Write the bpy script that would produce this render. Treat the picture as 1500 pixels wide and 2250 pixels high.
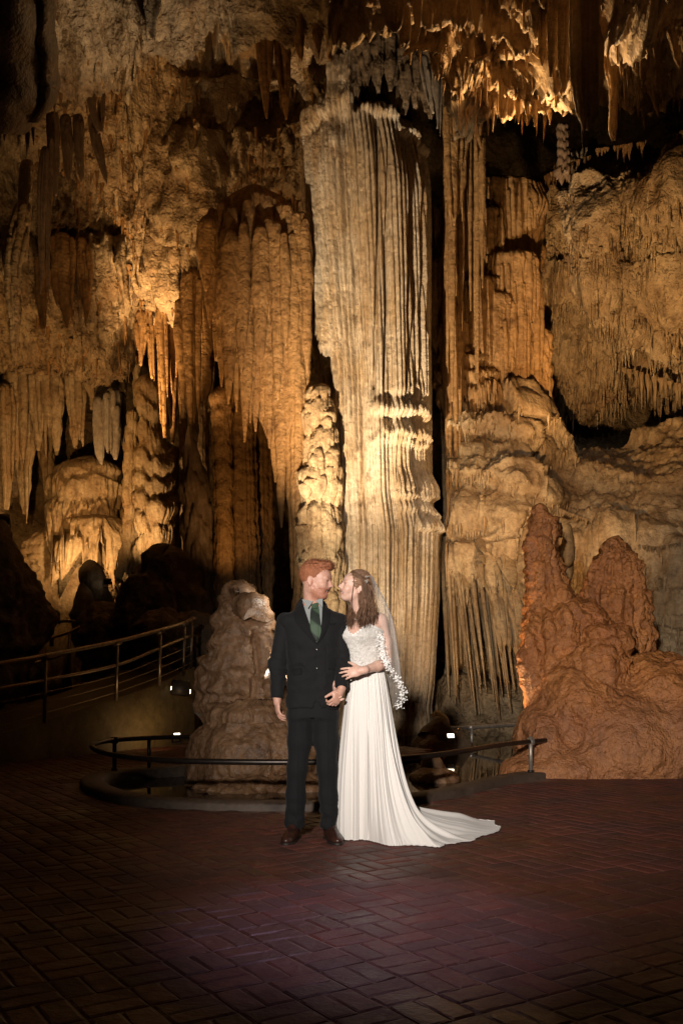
import bpy, math
import numpy as np
from mathutils import Vector

sc = bpy.context.scene
for _o in list(bpy.data.objects):
    bpy.data.objects.remove(_o, do_unlink=True)
COL = sc.collection
R = math.radians

# ------------------------------------------------------------------ camera
F, EYE, HOR, CX = 2100.0, 1.15, 1459.0, 750.0      # focal length in photo pixels, eye height, horizon row, optical centre
cam = bpy.data.cameras.new('camera')
cam.sensor_fit = 'VERTICAL'
cam.sensor_height = 36.0
cam.lens = F / 2250.0 * 36.0
cam.shift_y = (HOR - 1125.0) / 2250.0
cam.clip_end = 300
cam_o = bpy.data.objects.new('camera', cam)
cam_o.location = (0, 0, EYE)
cam_o.rotation_euler = (R(90), 0, 0)
COL.objects.link(cam_o)
sc.camera = cam_o

# ------------------------------------------------------------------ world: a cave, only a trace of stray light
w = bpy.data.worlds.new('World')
sc.world = w
w.use_nodes = True
bg = w.node_tree.nodes['Background']
bg.inputs[0].default_value = (1.0, 0.72, 0.5, 1)
bg.inputs[1].default_value = 0.0035

sc.view_settings.view_transform = 'Standard'
sc.view_settings.look = 'None'
sc.view_settings.exposure = 0.0
sc.view_settings.gamma = 1.0
sc.cycles.use_denoising = True
sc.cycles.max_bounces = 6
sc.cycles.diffuse_bounces = 2
sc.cycles.glossy_bounces = 3
sc.cycles.transparent_max_bounces = 12
sc.cycles.sample_clamp_indirect = 3.0


def P(px, py, D):
    """a photo pixel at depth D -> world point"""
    return np.array([(px - CX) / F * D, D, EYE + (HOR - py) / F * D])


def ground(px, py, z=0.0):
    D = F * (EYE - z) / (py - HOR)
    return np.array([(px - CX) / F * D, D, z])


def spot(name, loc, target, power, col, size=60, blend=0.6, radius=0.08):
    l = bpy.data.lights.new(name, 'SPOT')
    l.energy = power
    l.color = col
    l.spot_size = R(size)
    l.spot_blend = blend
    l.shadow_soft_size = radius
    o = bpy.data.objects.new(name, l)
    o.location = loc
    d = Vector(target) - Vector(loc)
    o.rotation_euler = d.to_track_quat('-Z', 'Y').to_euler()
    COL.objects.link(o)
    return o


WARM = (1.0, 0.62, 0.28)
GOLD = (1.0, 0.56, 0.20)
PALE = (1.0, 0.80, 0.55)
# the photographer's flash on a stand, left of the camera
spot('flash', (-1.4, -3.0, 2.95), (1.35, 8.6, 1.45), 5500, (1.0, 0.91, 0.82), 36, 1.0, 0.12)
# floodlights of the cave, most hidden behind rocks, some floating unseen
spot('column_floodlight', P(598, 1560, 11.7), P(800, 800, 15.6), 5600, PALE, 42, 0.9, 0.05)
spot('column_floodlight', P(600, 1575, 11.7), P(860, 1180, 15.6), 1250, PALE, 44, 0.9, 0.05)
spot('curtain_floodlight', P(455, 1350, 13.2), P(560, 720, 15.6), 900, GOLD, 56, 0.9, 0.08)
spot('column_base_floodlight', P(1012, 1606, 13.5), P(1085, 1250, 16.4), 520, WARM, 84, 0.8, 0.06)
spot('mound_floodlight', P(1015, 1610, 10.8), P(1165, 1440, 10.7), 130, WARM, 70, 0.8, 0.05)
spot('slope_floodlight', P(1236, 1135, 12.6), P(1440, 640, 18.5), 2500, WARM, 54, 0.8, 0.06)
spot('slope_floodlight', P(1232, 1130, 12.6), P(1185, 1040, 17.2), 420, WARM, 84, 0.9, 0.06)
spot('gap_fill_light', P(1215, 1080, 15.4), P(1015, 620, 16.8), 150, WARM, 44, 1.0, 0.06)  # unseen fill light added to brighten the dark gap beside the column
spot('cleft_floodlight', P(515, 1335, 15.4), P(525, 1020, 17.4), 130, GOLD, 70, 0.9, 0.05)
spot('terrace_floodlight', P(150, 1330, 21.2), P(185, 1090, 23.8), 520, WARM, 100, 0.8, 0.06)
spot('tier_floodlight', P(282, 1240, 19.0), P(335, 960, 20.6), 230, WARM, 110, 0.8, 0.06)
spot('side_floodlight', P(0, 1125, 17.5), P(110, 860, 25.0), 520, GOLD, 110, 0.7, 0.06)
spot('edge_floodlight', P(70, 1200, 12.2), P(90, 480, 14.2), 420, WARM, 70, 0.9, 0.06)
spot('vault_floodlight', P(240, 1190, 17.2), P(395, 590, 19.2), 4200, WARM, 36, 0.9, 0.06)
spot('vault_floodlight', P(310, 1180, 16.4), P(420, 280, 16.5), 1150, WARM, 60, 1.0, 0.06)
spot('roof_floodlight', P(1130, 400, 14.4), P(1070, 90, 12.2), 500, WARM, 120, 0.8, 0.06)
spot('roof_floodlight', P(985, 470, 14.2), P(1250, 110, 11.4), 560, WARM, 80, 0.9, 0.06)  # unseen lamp in mid-air, added to light the dark stalactite bundle
spot('roof_floodlight', P(700, 1250, 13.5), P(300, 30, 12.6), 1500, PALE, 34, 1.0, 0.08)
spot('stalagmite_floodlight', P(648, 1300, 9.7), P(560, 1345, 9.75), 16, (1.0, 0.93, 0.80), 90, 0.7, 0.03)
spot('stalagmite_floodlight', P(640, 1480, 9.75), P(570, 1440, 9.6), 26, (1.0, 0.93, 0.80), 130, 0.5, 0.03)
spot('bank_floodlight', P(395, 1606, 12.4), P(300, 1560, 12.9), 14, WARM, 130, 0.9, 0.03)
spot('floor_light', (0.25, 8.4, 7.2), (0.13, 4.25, 0.0), 620, (0.92, 0.62, 1.0), 15, 1.0, 0.06)

# ------------------------------------------------------------------ numpy noise
_rng = np.random.RandomState(7)
_T = _rng.rand(64, 64, 64).astype(np.float32) * 2 - 1


def vn(x, y, z):
    x, y, z = np.broadcast_arrays(np.asarray(x, np.float32), np.asarray(y, np.float32), np.asarray(z, np.float32))
    xf, yf, zf = np.floor(x), np.floor(y), np.floor(z)
    a, b, c = x - xf, y - yf, z - zf
    a = a * a * (3 - 2 * a); b = b * b * (3 - 2 * b); c = c * c * (3 - 2 * c)
    i, j, k = xf.astype(np.int32) & 63, yf.astype(np.int32) & 63, zf.astype(np.int32) & 63
    i1, j1, k1 = (i + 1) & 63, (j + 1) & 63, (k + 1) & 63
    T = _T
    l0 = T[i, j, k] * (1 - a) + T[i1, j, k] * a
    l1 = T[i, j1, k] * (1 - a) + T[i1, j1, k] * a
    l2 = T[i, j, k1] * (1 - a) + T[i1, j, k1] * a
    l3 = T[i, j1, k1] * (1 - a) + T[i1, j1, k1] * a
    return (l0 * (1 - b) + l1 * b) * (1 - c) + (l2 * (1 - b) + l3 * b) * c


def fbm(x, y, z, s, o=4, g=0.5):
    t, a, f = 0, 1.0, 1.0 / s
    for q in range(o):
        t = t + a * vn(x * f + 17.3 * q, y * f + 5.1 * q, z * f + 9.7 * q)
        a *= g; f *= 2.03
    return t


def ridge(x, y, z, s, o=4, g=0.55):
    t, a, f = 0, 1.0, 1.0 / s
    for q in range(o):
        t = t + a * (1 - 2 * np.abs(vn(x * f + 11.3 * q, y * f + 25.1 * q, z * f + 3.7 * q)))
        a *= g; f *= 2.07
    return t


def smooth(a, b, x):
    t = np.clip((x - a) / (b - a), 0, 1)
    return t * t * (3 - 2 * t)


# ------------------------------------------------------------------ object helpers
def tag(o, label=None, cat=None, group=None, kind=None):
    if label: o['label'] = label
    if cat: o['category'] = cat
    if group: o['group'] = group
    if kind: o['kind'] = kind
    return o


def mesh_obj(name, V, Fc, mat, parent=None, origin=None, smooth_sh=True):
    """one mesh object; V in world space, moved so that the object's origin is at its base"""
    V = np.asarray(V, np.float64)
    base = np.array(parent['_o']) if parent is not None and '_o' in parent else np.zeros(3)
    if origin is None:
        origin = base if parent is not None else np.array([V[:, 0].mean(), V[:, 1].mean(), V[:, 2].min()])
    me = bpy.data.meshes.new(name)
    ragged = isinstance(Fc, list) and len({len(f) for f in Fc}) > 1
    if not ragged:
        Fc = np.asarray(Fc)
    if not ragged and Fc.shape[1] <= 4:
        n, k = Fc.shape
        L = (V - origin).astype(np.float32)
        me.vertices.add(len(V)); me.vertices.foreach_set('co', L.ravel())
        me.loops.add(n * k); me.loops.foreach_set('vertex_index', Fc.astype(np.int32).ravel())
        me.polygons.add(n)
        me.polygons.foreach_set('loop_start', np.arange(0, n * k, k, dtype=np.int32))
        me.polygons.foreach_set('loop_total', np.full(n, k, np.int32))
        me.update(calc_edges=True)
    else:
        me.from_pydata([tuple(v) for v in (V - origin)], [], [tuple(f) for f in Fc])
    if smooth_sh:
        me.polygons.foreach_set('use_smooth', np.ones(len(me.polygons), bool))
    for m in (mat if isinstance(mat, (list, tuple)) else [mat]):
        me.materials.append(m)
    o = bpy.data.objects.new(name, me)
    COL.objects.link(o)
    if parent is not None:
        o.parent = parent
        o.location = origin - base
    else:
        o.location = origin
    return o


def empty(name, loc, label, cat, group=None):
    o = bpy.data.objects.new(name, None)
    o.empty_display_size = 0.1
    o.location = loc
    o['_o'] = [float(v) for v in loc]
    COL.objects.link(o)
    return tag(o, label, cat, group)


def grid_faces(nu, nv, wrap=False):
    """nu columns, nv rows, index = row*nu+col"""
    c = np.arange(nu if wrap else nu - 1)
    r = np.arange(nv - 1)
    cc, rr = np.meshgrid(c, r)
    c2 = (cc + 1) % nu
    return np.stack([rr * nu + cc, rr * nu + c2, (rr + 1) * nu + c2, (rr + 1) * nu + cc], -1).reshape(-1, 4)


def normals_grid(X):
    """X: rows x cols x 3"""
    du = np.gradient(X, axis=1); dv = np.gradient(X, axis=0)
    n = np.cross(du, dv)
    return n / (np.linalg.norm(n, axis=2, keepdims=True) + 1e-9)


def tube(pts, r, n=10, closed=False, caps=True):
    """tube along a polyline; r scalar or per point"""
    pts = np.asarray(pts, float); m = len(pts)
    r = np.broadcast_to(np.asarray(r, float), (m,))
    if closed:
        t = np.roll(pts, -1, 0) - np.roll(pts, 1, 0)
    else:
        t = np.gradient(pts, axis=0)
    t /= np.linalg.norm(t, axis=1, keepdims=True) + 1e-12
    up = np.array([0, 0, 1.0]) if abs(t[0, 2]) < 0.9 else np.array([1.0, 0, 0])
    A = np.zeros_like(pts); B = np.zeros_like(pts)
    a = np.cross(t[0], up); a /= np.linalg.norm(a)
    for i in range(m):
        a = a - t[i] * a.dot(t[i]); a /= np.linalg.norm(a) + 1e-12
        A[i] = a; B[i] = np.cross(t[i], a)
    th = np.linspace(0, 2 * np.pi, n, endpoint=False)
    V = pts[:, None] + r[:, None, None] * (np.cos(th)[None, :, None] * A[:, None] + np.sin(th)[None, :, None] * B[:, None])
    V = V.reshape(-1, 3)
    Fc = grid_faces(n, m, True)
    if closed:
        i = np.arange(n); j = (i + 1) % n; b = (m - 1) * n
        Fc = np.vstack([Fc, np.stack([b + i, b + j, j, i], -1)])
    elif caps:
        V = np.vstack([V, pts[0], pts[-1]])
        i = np.arange(n); j = (i + 1) % n; b = (m - 1) * n; q = m * n
        Fc = np.vstack([Fc, np.stack([j, i, np.full(n, q), np.full(n, q)], -1), np.stack([b + i, b + j, np.full(n, q + 1), np.full(n, q + 1)], -1)])
    return V, Fc


def join(parts):
    Vs, Fs, o = [], [], 0
    for V, Fc in parts:
        Vs.append(V); Fs.append(np.asarray(Fc) + o); o += len(V)
    return np.vstack(Vs), np.vstack(Fs)


def tri_obj(name, V, Fc, mat, parent=None):
    Fc = np.asarray(Fc)
    T = np.vstack([Fc[:, [0, 1, 2]], Fc[Fc[:, 2] != Fc[:, 3]][:, [0, 2, 3]]])
    return mesh_obj(name, V, T, mat, parent)


def spline(pts, n):
    """Catmull-Rom through points, n samples"""
    p = np.asarray(pts, float)
    q = np.vstack([2 * p[0] - p[1], p, 2 * p[-1] - p[-2]])
    t = np.linspace(0, len(p) - 1 - 1e-6, n)
    i = t.astype(int); u = (t - i)[:, None]
    a, b, c, d = q[i], q[i + 1], q[i + 2], q[i + 3]
    return 0.5 * ((2 * b) + (c - a) * u + (2 * a - 5 * b + 4 * c - d) * u ** 2 + (3 * b - a - 3 * c + d) * u ** 3)


# ------------------------------------------------------------------ materials
def new_mat(name):
    m = bpy.data.materials.new(name)
    m.use_nodes = True
    nt = m.node_tree
    return m, nt, nt.nodes['Principled BSDF']


def N(nt, t, **kw):
    n = nt.nodes.new(t)
    for k, v in kw.items():
        if k.startswith('i_'):
            key = k[2:]
            n.inputs[int(key) if key.isdigit() else key.replace('_', ' ')].default_value = v
        else:
            setattr(n, k, v)
    return n


def mixc(nt, fac, a, b, mode='MIX'):
    n = nt.nodes.new('ShaderNodeMix'); n.data_type = 'RGBA'; n.blend_type = mode
    for s, v in ((n.inputs[0], fac), (n.inputs[6], a), (n.inputs[7], b)):
        if hasattr(v, 'is_linked'): nt.links.new(v, s)
        else: s.default_value = v if not isinstance(v, tuple) else (*v, 1) if len(v) == 3 else v
    return n.outputs[2]


def ramp(nt, src, p0, p1, c0=(0, 0, 0, 1), c1=(1, 1, 1, 1)):
    n = nt.nodes.new('ShaderNodeValToRGB')
    n.color_ramp.elements[0].position = p0; n.color_ramp.elements[1].position = p1
    n.color_ramp.elements[0].color = c0; n.color_ramp.elements[1].color = c1
    nt.links.new(src, n.inputs[0])
    return n.outputs[0]


def rock_mat(name, c1, c2, c3, rough=0.62, bump=0.35, fine=22, streak=0.6, spec=0.35, dist=0.03, coat=0.0):
    m, nt, b = new_mat(name)
    L = nt.links.new
    tc = N(nt, 'ShaderNodeTexCoord')
    n1 = N(nt, 'ShaderNodeTexNoise', i_Scale=1.1, i_Detail=6, i_Roughness=0.6)
    L(tc.outputs['Object'], n1.inputs['Vector'])
    col = mixc(nt, ramp(nt, n1.outputs[0], 0.36, 0.64), c1, c2)
    mp = N(nt, 'ShaderNodeMapping'); mp.inputs['Scale'].default_value = (5.5, 5.5, 0.45)
    L(tc.outputs['Object'], mp.inputs[0])
    n2 = N(nt, 'ShaderNodeTexNoise', i_Scale=1.0, i_Detail=5, i_Roughness=0.6, i_Distortion=0.3)
    L(mp.outputs[0], n2.inputs['Vector'])
    f = N(nt, 'ShaderNodeMath', operation='MULTIPLY'); f.inputs[1].default_value = streak
    L(ramp(nt, n2.outputs[0], 0.45, 0.7), f.inputs[0])
    col = mixc(nt, f.outputs[0], col, c3)
    n3 = N(nt, 'ShaderNodeTexNoise', i_Scale=fine * 0.6, i_Detail=5, i_Roughness=0.7)
    L(tc.outputs['Object'], n3.inputs['Vector'])
    g = N(nt, 'ShaderNodeMapRange', i_3=0.55, i_4=1.25); L(n3.outputs[0], g.inputs[0]); g.inputs[1].default_value = 0.25; g.inputs[2].default_value = 0.75
    col = mixc(nt, 1.0, col, g.outputs[0], 'MULTIPLY')
    n6 = N(nt, 'ShaderNodeTexNoise', i_Scale=2.7, i_Detail=7, i_Roughness=0.72); L(tc.outputs['Object'], n6.inputs['Vector'])
    col = mixc(nt, ramp(nt, n6.outputs[0], 0.54, 0.70), col, mixc(nt, 1.0, col, (0.42, 0.36, 0.30), 'MULTIPLY'))
    L(col, b.inputs['Base Color'])
    n4 = N(nt, 'ShaderNodeTexNoise', i_Scale=fine, i_Detail=4, i_Roughness=0.65)
    L(tc.outputs['Object'], n4.inputs['Vector'])
    bp = N(nt, 'ShaderNodeBump', i_Strength=bump, i_Distance=dist)
    L(n4.outputs[0], bp.inputs['Height'])
    n5 = N(nt, 'ShaderNodeTexNoise', i_Scale=fine * 0.28, i_Detail=4, i_Roughness=0.6)
    L(tc.outputs['Object'], n5.inputs['Vector'])
    bp2 = N(nt, 'ShaderNodeBump', i_Strength=bump, i_Distance=dist * 3)
    L(n5.outputs[0], bp2.inputs['Height']); L(bp.outputs[0], bp2.inputs['Normal'])
    L(bp2.outputs[0], b.inputs['Normal'])
    rr = N(nt, 'ShaderNodeMapRange', i_3=rough - 0.15, i_4=rough + 0.15); L(n3.outputs[0], rr.inputs[0])
    L(rr.outputs[0], b.inputs['Roughness'])
    b.inputs['Specular IOR Level'].default_value = spec
    b.inputs['Coat Weight'].default_value = coat
    b.inputs['Coat Roughness'].default_value = 0.3
    return m


def plain_mat(name, col, rough=0.5, metal=0.0, spec=0.5, var=0.12, scale=30, bump=0.0, sheen=0.0):
    m, nt, b = new_mat(name)
    tc = N(nt, 'ShaderNodeTexCoord')
    n = N(nt, 'ShaderNodeTexNoise', i_Scale=scale, i_Detail=4)
    nt.links.new(tc.outputs['Object'], n.inputs['Vector'])
    lo = tuple(c * (1 - var) for c in col); hi = tuple(min(1, c * (1 + var)) for c in col)
    nt.links.new(mixc(nt, ramp(nt, n.outputs[0], 0.3, 0.7), lo, hi), b.inputs['Base Color'])
    b.inputs['Roughness'].default_value = rough
    b.inputs['Metallic'].default_value = metal
    b.inputs['Specular IOR Level'].default_value = spec
    if sheen: b.inputs['Sheen Weight'].default_value = sheen
    if bump:
        bp = N(nt, 'ShaderNodeBump', i_Strength=bump, i_Distance=0.01)
        nt.links.new(n.outputs[0], bp.inputs['Height']); nt.links.new(bp.outputs[0], b.inputs['Normal'])
    return m


M = {}
M['tan'] = rock_mat('tan_calcite', (0.48, 0.35, 0.20), (0.34, 0.21, 0.10), (0.20, 0.11, 0.045), bump=0.6)
M['column'] = rock_mat('column_calcite', (0.56, 0.46, 0.34), (0.44, 0.32, 0.19), (0.34, 0.20, 0.08), bump=0.55, fine=30, streak=0.8)
M['brown'] = rock_mat('brown_calcite', (0.36, 0.20, 0.075), (0.25, 0.13, 0.045), (0.15, 0.07, 0.025), bump=0.6)
M['wall'] = rock_mat('cave_limestone', (0.40, 0.29, 0.165), (0.23, 0.14, 0.065), (0.11, 0.065, 0.032), bump=1.0, fine=11, streak=0.5, dist=0.06)
M['pale'] = rock_mat('pale_limestone', (0.42, 0.36, 0.29), (0.33, 0.26, 0.18), (0.25, 0.18, 0.11), bump=0.5, fine=8, streak=0.25, dist=0.05)
M['grey'] = rock_mat('grey_calcite', (0.40, 0.33, 0.26), (0.28, 0.22, 0.16), (0.2, 0.14, 0.09))
M['orange'] = rock_mat('iron_stained_calcite', (0.36, 0.155, 0.06), (0.24, 0.10, 0.042), (0.17, 0.075, 0.035), bump=0.45, fine=24, streak=0.5, rough=0.55, dist=0.012)
M['umber'] = rock_mat('umber_calcite', (0.22, 0.145, 0.09), (0.16, 0.10, 0.06), (0.12, 0.075, 0.045), bump=0.45, fine=24, streak=0.5, rough=0.5, dist=0.012)
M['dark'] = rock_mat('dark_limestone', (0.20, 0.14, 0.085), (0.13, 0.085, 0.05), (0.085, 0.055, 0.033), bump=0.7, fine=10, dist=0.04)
# ------------------------------------------------------------------ the setting: rock sheets
SHEETS = {}
def interp_table(xs, ys, T, U, V):
    xs, ys, T = np.asarray(xs, float), np.asarray(ys, float), np.asarray(T, float)
    i = np.clip(np.searchsorted(xs, U) - 1, 0, len(xs) - 2); j = np.clip(np.searchsorted(ys, V) - 1, 0, len(ys) - 2)
    a = np.clip((U - xs[i]) / (xs[i + 1] - xs[i]), 0, 1); b = np.clip((V - ys[j]) / (ys[j + 1] - ys[j]), 0, 1)
    a = a * a * (3 - 2 * a); b = b * b * (3 - 2 * b)
    return (T[j, i] * (1 - a) + T[j, i + 1] * a) * (1 - b) + (T[j + 1, i] * (1 - a) + T[j + 1, i + 1] * a) * b


def rock_sheet(name, mat, xs, ys, T, nu, nv, disp, top=None, bot=None, ragged=0):
    """a face of the cave built as a surface in world space; disp(x,y,z) pushes it along its normal.
    top/bot: outline of the sheet (list of (px,py)); without them it spans the table"""
    u = np.linspace(xs[0], xs[-1], nu); t = np.linspace(0, 1, nv)
    y0 = np.full(nu, float(ys[0])) if top is None else np.interp(u, *zip(*top))
    y1 = np.full(nu, float(ys[-1])) if bot is None else np.interp(u, *zip(*bot))
    if ragged:
        y1 = y1 + ragged * fbm(u * 0.02, 3.3, 1.7, 1.0, 4) * 1.2
        if top is not None: y0 = y0 + ragged * fbm(u * 0.02, 9.3, 5.7, 1.0, 4) * 0.7
    U = np.broadcast_to(u, (nv, nu)); Vp = y0[None] * (1 - t[:, None]) + y1[None] * t[:, None]
    D = interp_table(xs, ys, T, U, Vp)
    X = np.stack([(U - CX) / F * D, D, EYE + (HOR - Vp) / F * D], -1)
    n = normals_grid(X)
    s = np.sign((n * -X).sum(-1).mean()); n = n * s
    d = disp(X[..., 0], X[..., 1], X[..., 2], U, Vp)
    X = X + n * d[..., None]
    SHEETS[name] = X
    o = mesh_obj(name, X.reshape(-1, 3), grid_faces(nu, nv), mat, origin=np.zeros(3))
    return tag(o, kind='structure')


# far wall closing the cave
def _d(x, y, z, U, V):
    return 1.6 * fbm(x, y, z, 5, 4) + 0.5 * ridge(x, y, z, 1.6, 4)
rock_sheet('cave_wall', M['wall'], [-500, 100, 500, 1000, 1500, 2100], [-500, 300, 700, 1100, 1700],
           [[22, 25, 27, 28, 26, 22], [23, 27, 28, 30, 28, 23], [24, 28, 29, 28, 27, 23], [21, 26, 28, 25, 22, 19], [20, 26, 27, 24, 20, 18]], 190, 140, _d)


# left vault: a great slab of ceiling leaning away from us and ending above the terraces
def _d(x, y, z, U, V):
    w1 = fbm(x, y, z, 3.2, 3)
    q = x * 0.55 + z * 0.85
    strata = ridge(q * 1.0 + 0.5 * w1, x * 0.22, y * 0.22, 0.9, 3)
    return 1.0 * w1 + 0.28 * strata + 0.40 * ridge(x, y, z, 1.3, 5, 0.6) + 0.11 * fbm(x, y, z, 0.28, 4, 0.6) + 0.06 * ridge(x * 1.2, y, z * 0.6, 0.16, 2)
rock_sheet('vault_wall', M['wall'], [-450, 60, 300, 500, 700, 900], [-420, 0, 150, 330, 560, 820],
           [[9, 10, 10.5, 11, 12, 13], [12, 13.5, 14, 14.5, 15, 16], [14, 16.5, 17, 17, 17, 17.5], [16, 18.3, 18.3, 18, 17.8, 18], [18, 19.6, 19.6, 19.2, 18.8, 19], [20, 22, 22, 21.5, 20.5, 20]],
           360, 300, _d, bot=[(-450, 800), (60, 790), (160, 790), (260, 740), (400, 640), (440, 650), (560, 700), (900, 700)], ragged=22)


# pale boss of ceiling at the top left
def _d(x, y, z, U, V):
    e = smooth(0.0, 1.0, (V + 300) / 330.0)
    return 0.35 * fbm(x, y, z, 2.2, 4) + 0.10 * ridge(x * 0.6 + z, y, z, 0.5, 4)
rock_sheet('ceiling_boss', M['pale'], [60, 100, 200, 330, 450, 570], [-420, -100, 20, 120],
           [[10, 10, 9.6, 9.4, 9.8, 10.6], [12.8, 12.6, 12, 11.8, 12.2, 13.2], [14.2, 13.8, 13.0, 12.8, 13.4, 14.4], [16.5, 16.2, 15.0, 14.6, 15.2, 16.6]],
           190, 130, _d, bot=[(60, 60), (100, 108), (130, 98), (165, 62), (190, 58), (230, 75), (270, 100), (300, 104), (360, 92), (420, 66), (480, 50), (570, 40)], ragged=5)


# dark mass at the upper left edge
def _d(x, y, z, U, V):
    return 0.3 * fbm(x, y, z, 1.5, 4) + 0.12 * np.abs(np.sin(x * 6 + 2 * fbm(x, y, z * 0.3, 1.0, 2)))
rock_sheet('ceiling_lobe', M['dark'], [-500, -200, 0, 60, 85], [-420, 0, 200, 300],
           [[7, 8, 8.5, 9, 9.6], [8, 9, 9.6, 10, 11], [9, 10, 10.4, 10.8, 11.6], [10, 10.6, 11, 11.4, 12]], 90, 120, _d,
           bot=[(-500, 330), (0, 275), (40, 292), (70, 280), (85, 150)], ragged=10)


# upper right ceiling, knobbly, hung with stalactites
def _d(x, y, z, U, V):
    return 0.55 * fbm(x, y, z, 1.8, 3) + 0.30 * ridge(x, y, z, 0.7, 5, 0.62) + 0.09 * fbm(x, y, z, 0.16, 3)
rock_sheet('ceiling_rock', M['tan'], [720, 860, 1000, 1150, 1330, 1500, 2000], [-420, -60, 120, 300],
           [[9, 9, 9, 8.6, 8.6, 8.6, 8], [12.6, 12.3, 11.8, 11.5, 11.6, 11.6, 10.5], [14.6, 14.0, 13.3, 13.0, 13.2, 13.6, 12], [16.5, 15.8, 15.0, 14.6, 14.8, 15.4, 14]],
           310, 190, _d, bot=[(720, 60), (780, 20), (860, 40), (905, 70), (940, 110), (985, 210), (1020, 300), (1060, 245), (1110, 255), (1170, 262), (1240, 250), (1290, 215), (1340, 190), (1400, 172), (1440, 165), (1500, 150), (2000, 120)], ragged=14)


# right wall, upper band: an overhang lit from below, its top edge a ledge in front of the dark voids
def _d(x, y, z, U, V):
    w1 = fbm(x, y, z, 2.6, 3)
    q = z - 0.28 * x
    st = ridge(q + 1.1 * w1, x * 0.25, y * 0.25, 1.25, 3)
    lo = smooth(560, 660, V)
    return 0.95 * w1 + 0.13 * st + (0.20 + 0.16 * lo) * ridge(x + 0.5 * z, y, z, 0.9, 5, 0.62) + 0.07 * fbm(x, y, z, 0.24, 4, 0.6) + 0.05 * lo * ridge(x * 1.3, y, z * 0.45, 0.15, 2)
rock_sheet('overhang_wall', M['wall'], [960, 1060, 1200, 1350, 1520, 2050], [270, 420, 600, 760, 920],
           [[20, 20, 19.6, 19, 18, 14], [18.8, 18.5, 18.0, 17.2, 16.6, 13.8], [18.6, 18.6, 18.8, 18.4, 17.6, 14.5], [19.2, 19.8, 21.0, 20.8, 19.8, 16], [20.4, 21.8, 23.6, 23.4, 22, 17.8]],
           340, 270, _d, top=[(960, 480), (1020, 420), (1080, 400), (1150, 400), (1190, 372), (1250, 340), (1310, 318), (1400, 300), (1450, 290), (1520, 283), (2050, 250)],
           bot=[(960, 900), (1200, 860), (1250, 830), (1320, 850), (1400, 860), (1520, 900), (2050, 930)], ragged=14)


# flowstone slope running down from the right wall
def tierfn(h, per, sharp=0.12):
    """sawtooth relief for stepped flowstone: swells downward, then a sharp undercut"""
    t = (h / per) % 1.0
    return (smooth(1.0, 0.25, t)) * smooth(0.0, sharp, t)
def _d(x, y, z, U, V):
    w1 = fbm(x, y, z, 2.0, 3)
    q = z + 0.33 * x + 0.7 * w1
    l = smooth(1230, 1110, U) * smooth(1500, 1100, V)
    fl = np.abs(np.sin((x + 0.25 * vn(x * 2, z * 0.5, y)) * 20)) ** 0.7
    tr = tierfn(q, 0.85)
    return 0.42 * w1 + (0.08 + 0.2 * l) * tr + 0.10 * ridge(q * 0.8, x * 0.35, y * 0.35, 0.7, 4) + 0.05 * fl * tr * (0.3 + l) + 0.05 * fbm(x, y, z, 0.18, 4, 0.6) + (0.035 + 0.05 * l) * ridge(x + 0.3 * w1, y, z * 0.14, 0.16, 3)
rock_sheet('flowstone_slope', M['tan'], [975, 1060, 1130, 1190, 1260, 1380, 1520, 2050], [860, 930, 1010, 1110, 1200, 1300, 1480, 1640],
           [[17.6, 18, 18.3, 18.8, 21, 22, 21, 16], [17.3, 17.4, 17.4, 18.4, 20.4, 21, 19.4, 15], [17.1, 17, 17, 17.6, 19.2, 19.6, 18, 14],
            [17, 16.8, 16.5, 16.7, 17.4, 17.4, 16.2, 13], [17.2, 17, 16.6, 16.4, 16.4, 16.2, 15.4, 12.5], [17.8, 17.6, 17.2, 16.8, 16.6, 16.3, 15.6, 13],
            [18.2, 18.2, 18, 17.4, 16.8, 16.5, 15.8, 13], [18.2, 18.2, 18, 17.4, 16.8, 16.5, 15.8, 13]],
           350, 280, _d, top=[(975, 800), (1060, 872), (1130, 868), (1190, 872), (1230, 925), (1300, 962), (1380, 960), (1450, 930), (1520, 900), (2050, 820)], ragged=4)


# cave ground behind the pool (dark, uneven)
def ground_sheet():
    nx, ny = 120, 90
    x = np.linspace(-16, 16, nx); y = np.linspace(10.3, 34, ny)
    X, Y = np.meshgrid(x, y)
    Z = -0.45 + 0.25 * fbm(X, Y, 0, 3, 4) + 0.06 * ridge(X, Y, 0, 0.6, 3) + np.clip(Y - 18, 0, 20) * 0.10
    Z = np.where(Y < 16, np.minimum(Z, -0.22), Z)
    o = mesh_obj('cave_ground', np.stack([X, Y, Z], -1).reshape(-1, 3), grid_faces(nx, ny), M['dark'], origin=np.zeros(3))
    tag(o, kind='structure')
ground_sheet()

# ------------------------------------------------------------------ pool: kerb, water, floor of bricks
KPX = [(1225, 1709), (1165, 1717), (1100, 1729), (1040, 1745), (960, 1762), (850, 1776), (700, 1783), (520, 1783), (370, 1778), (260, 1766), (196, 1748), (176, 1730), (190, 1716), (240, 1705), (320, 1698), (410, 1693), (510, 1688)]
kerb_path = spline([ground(*p) for p in KPX], 120)


def offset_path(path, d):
    t = np.gradient(path, axis=0); t /= np.linalg.norm(t, axis=1, keepdims=True)
    n = np.stack([-t[:, 1], t[:, 0], np.zeros(len(t))], -1)
    return path + n * d


M['concrete'] = rock_mat('worn_concrete', (0.105, 0.072, 0.052), (0.075, 0.052, 0.038), (0.055, 0.038, 0.028), bump=0.3, fine=30, streak=0.2, dist=0.006)
M['rampwall'] = rock_mat('ramp_concrete', (0.16, 0.125, 0.06), (0.12, 0.09, 0.045), (0.09, 0.065, 0.035), bump=0.3, fine=14, streak=0.4, dist=0.008)


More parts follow.
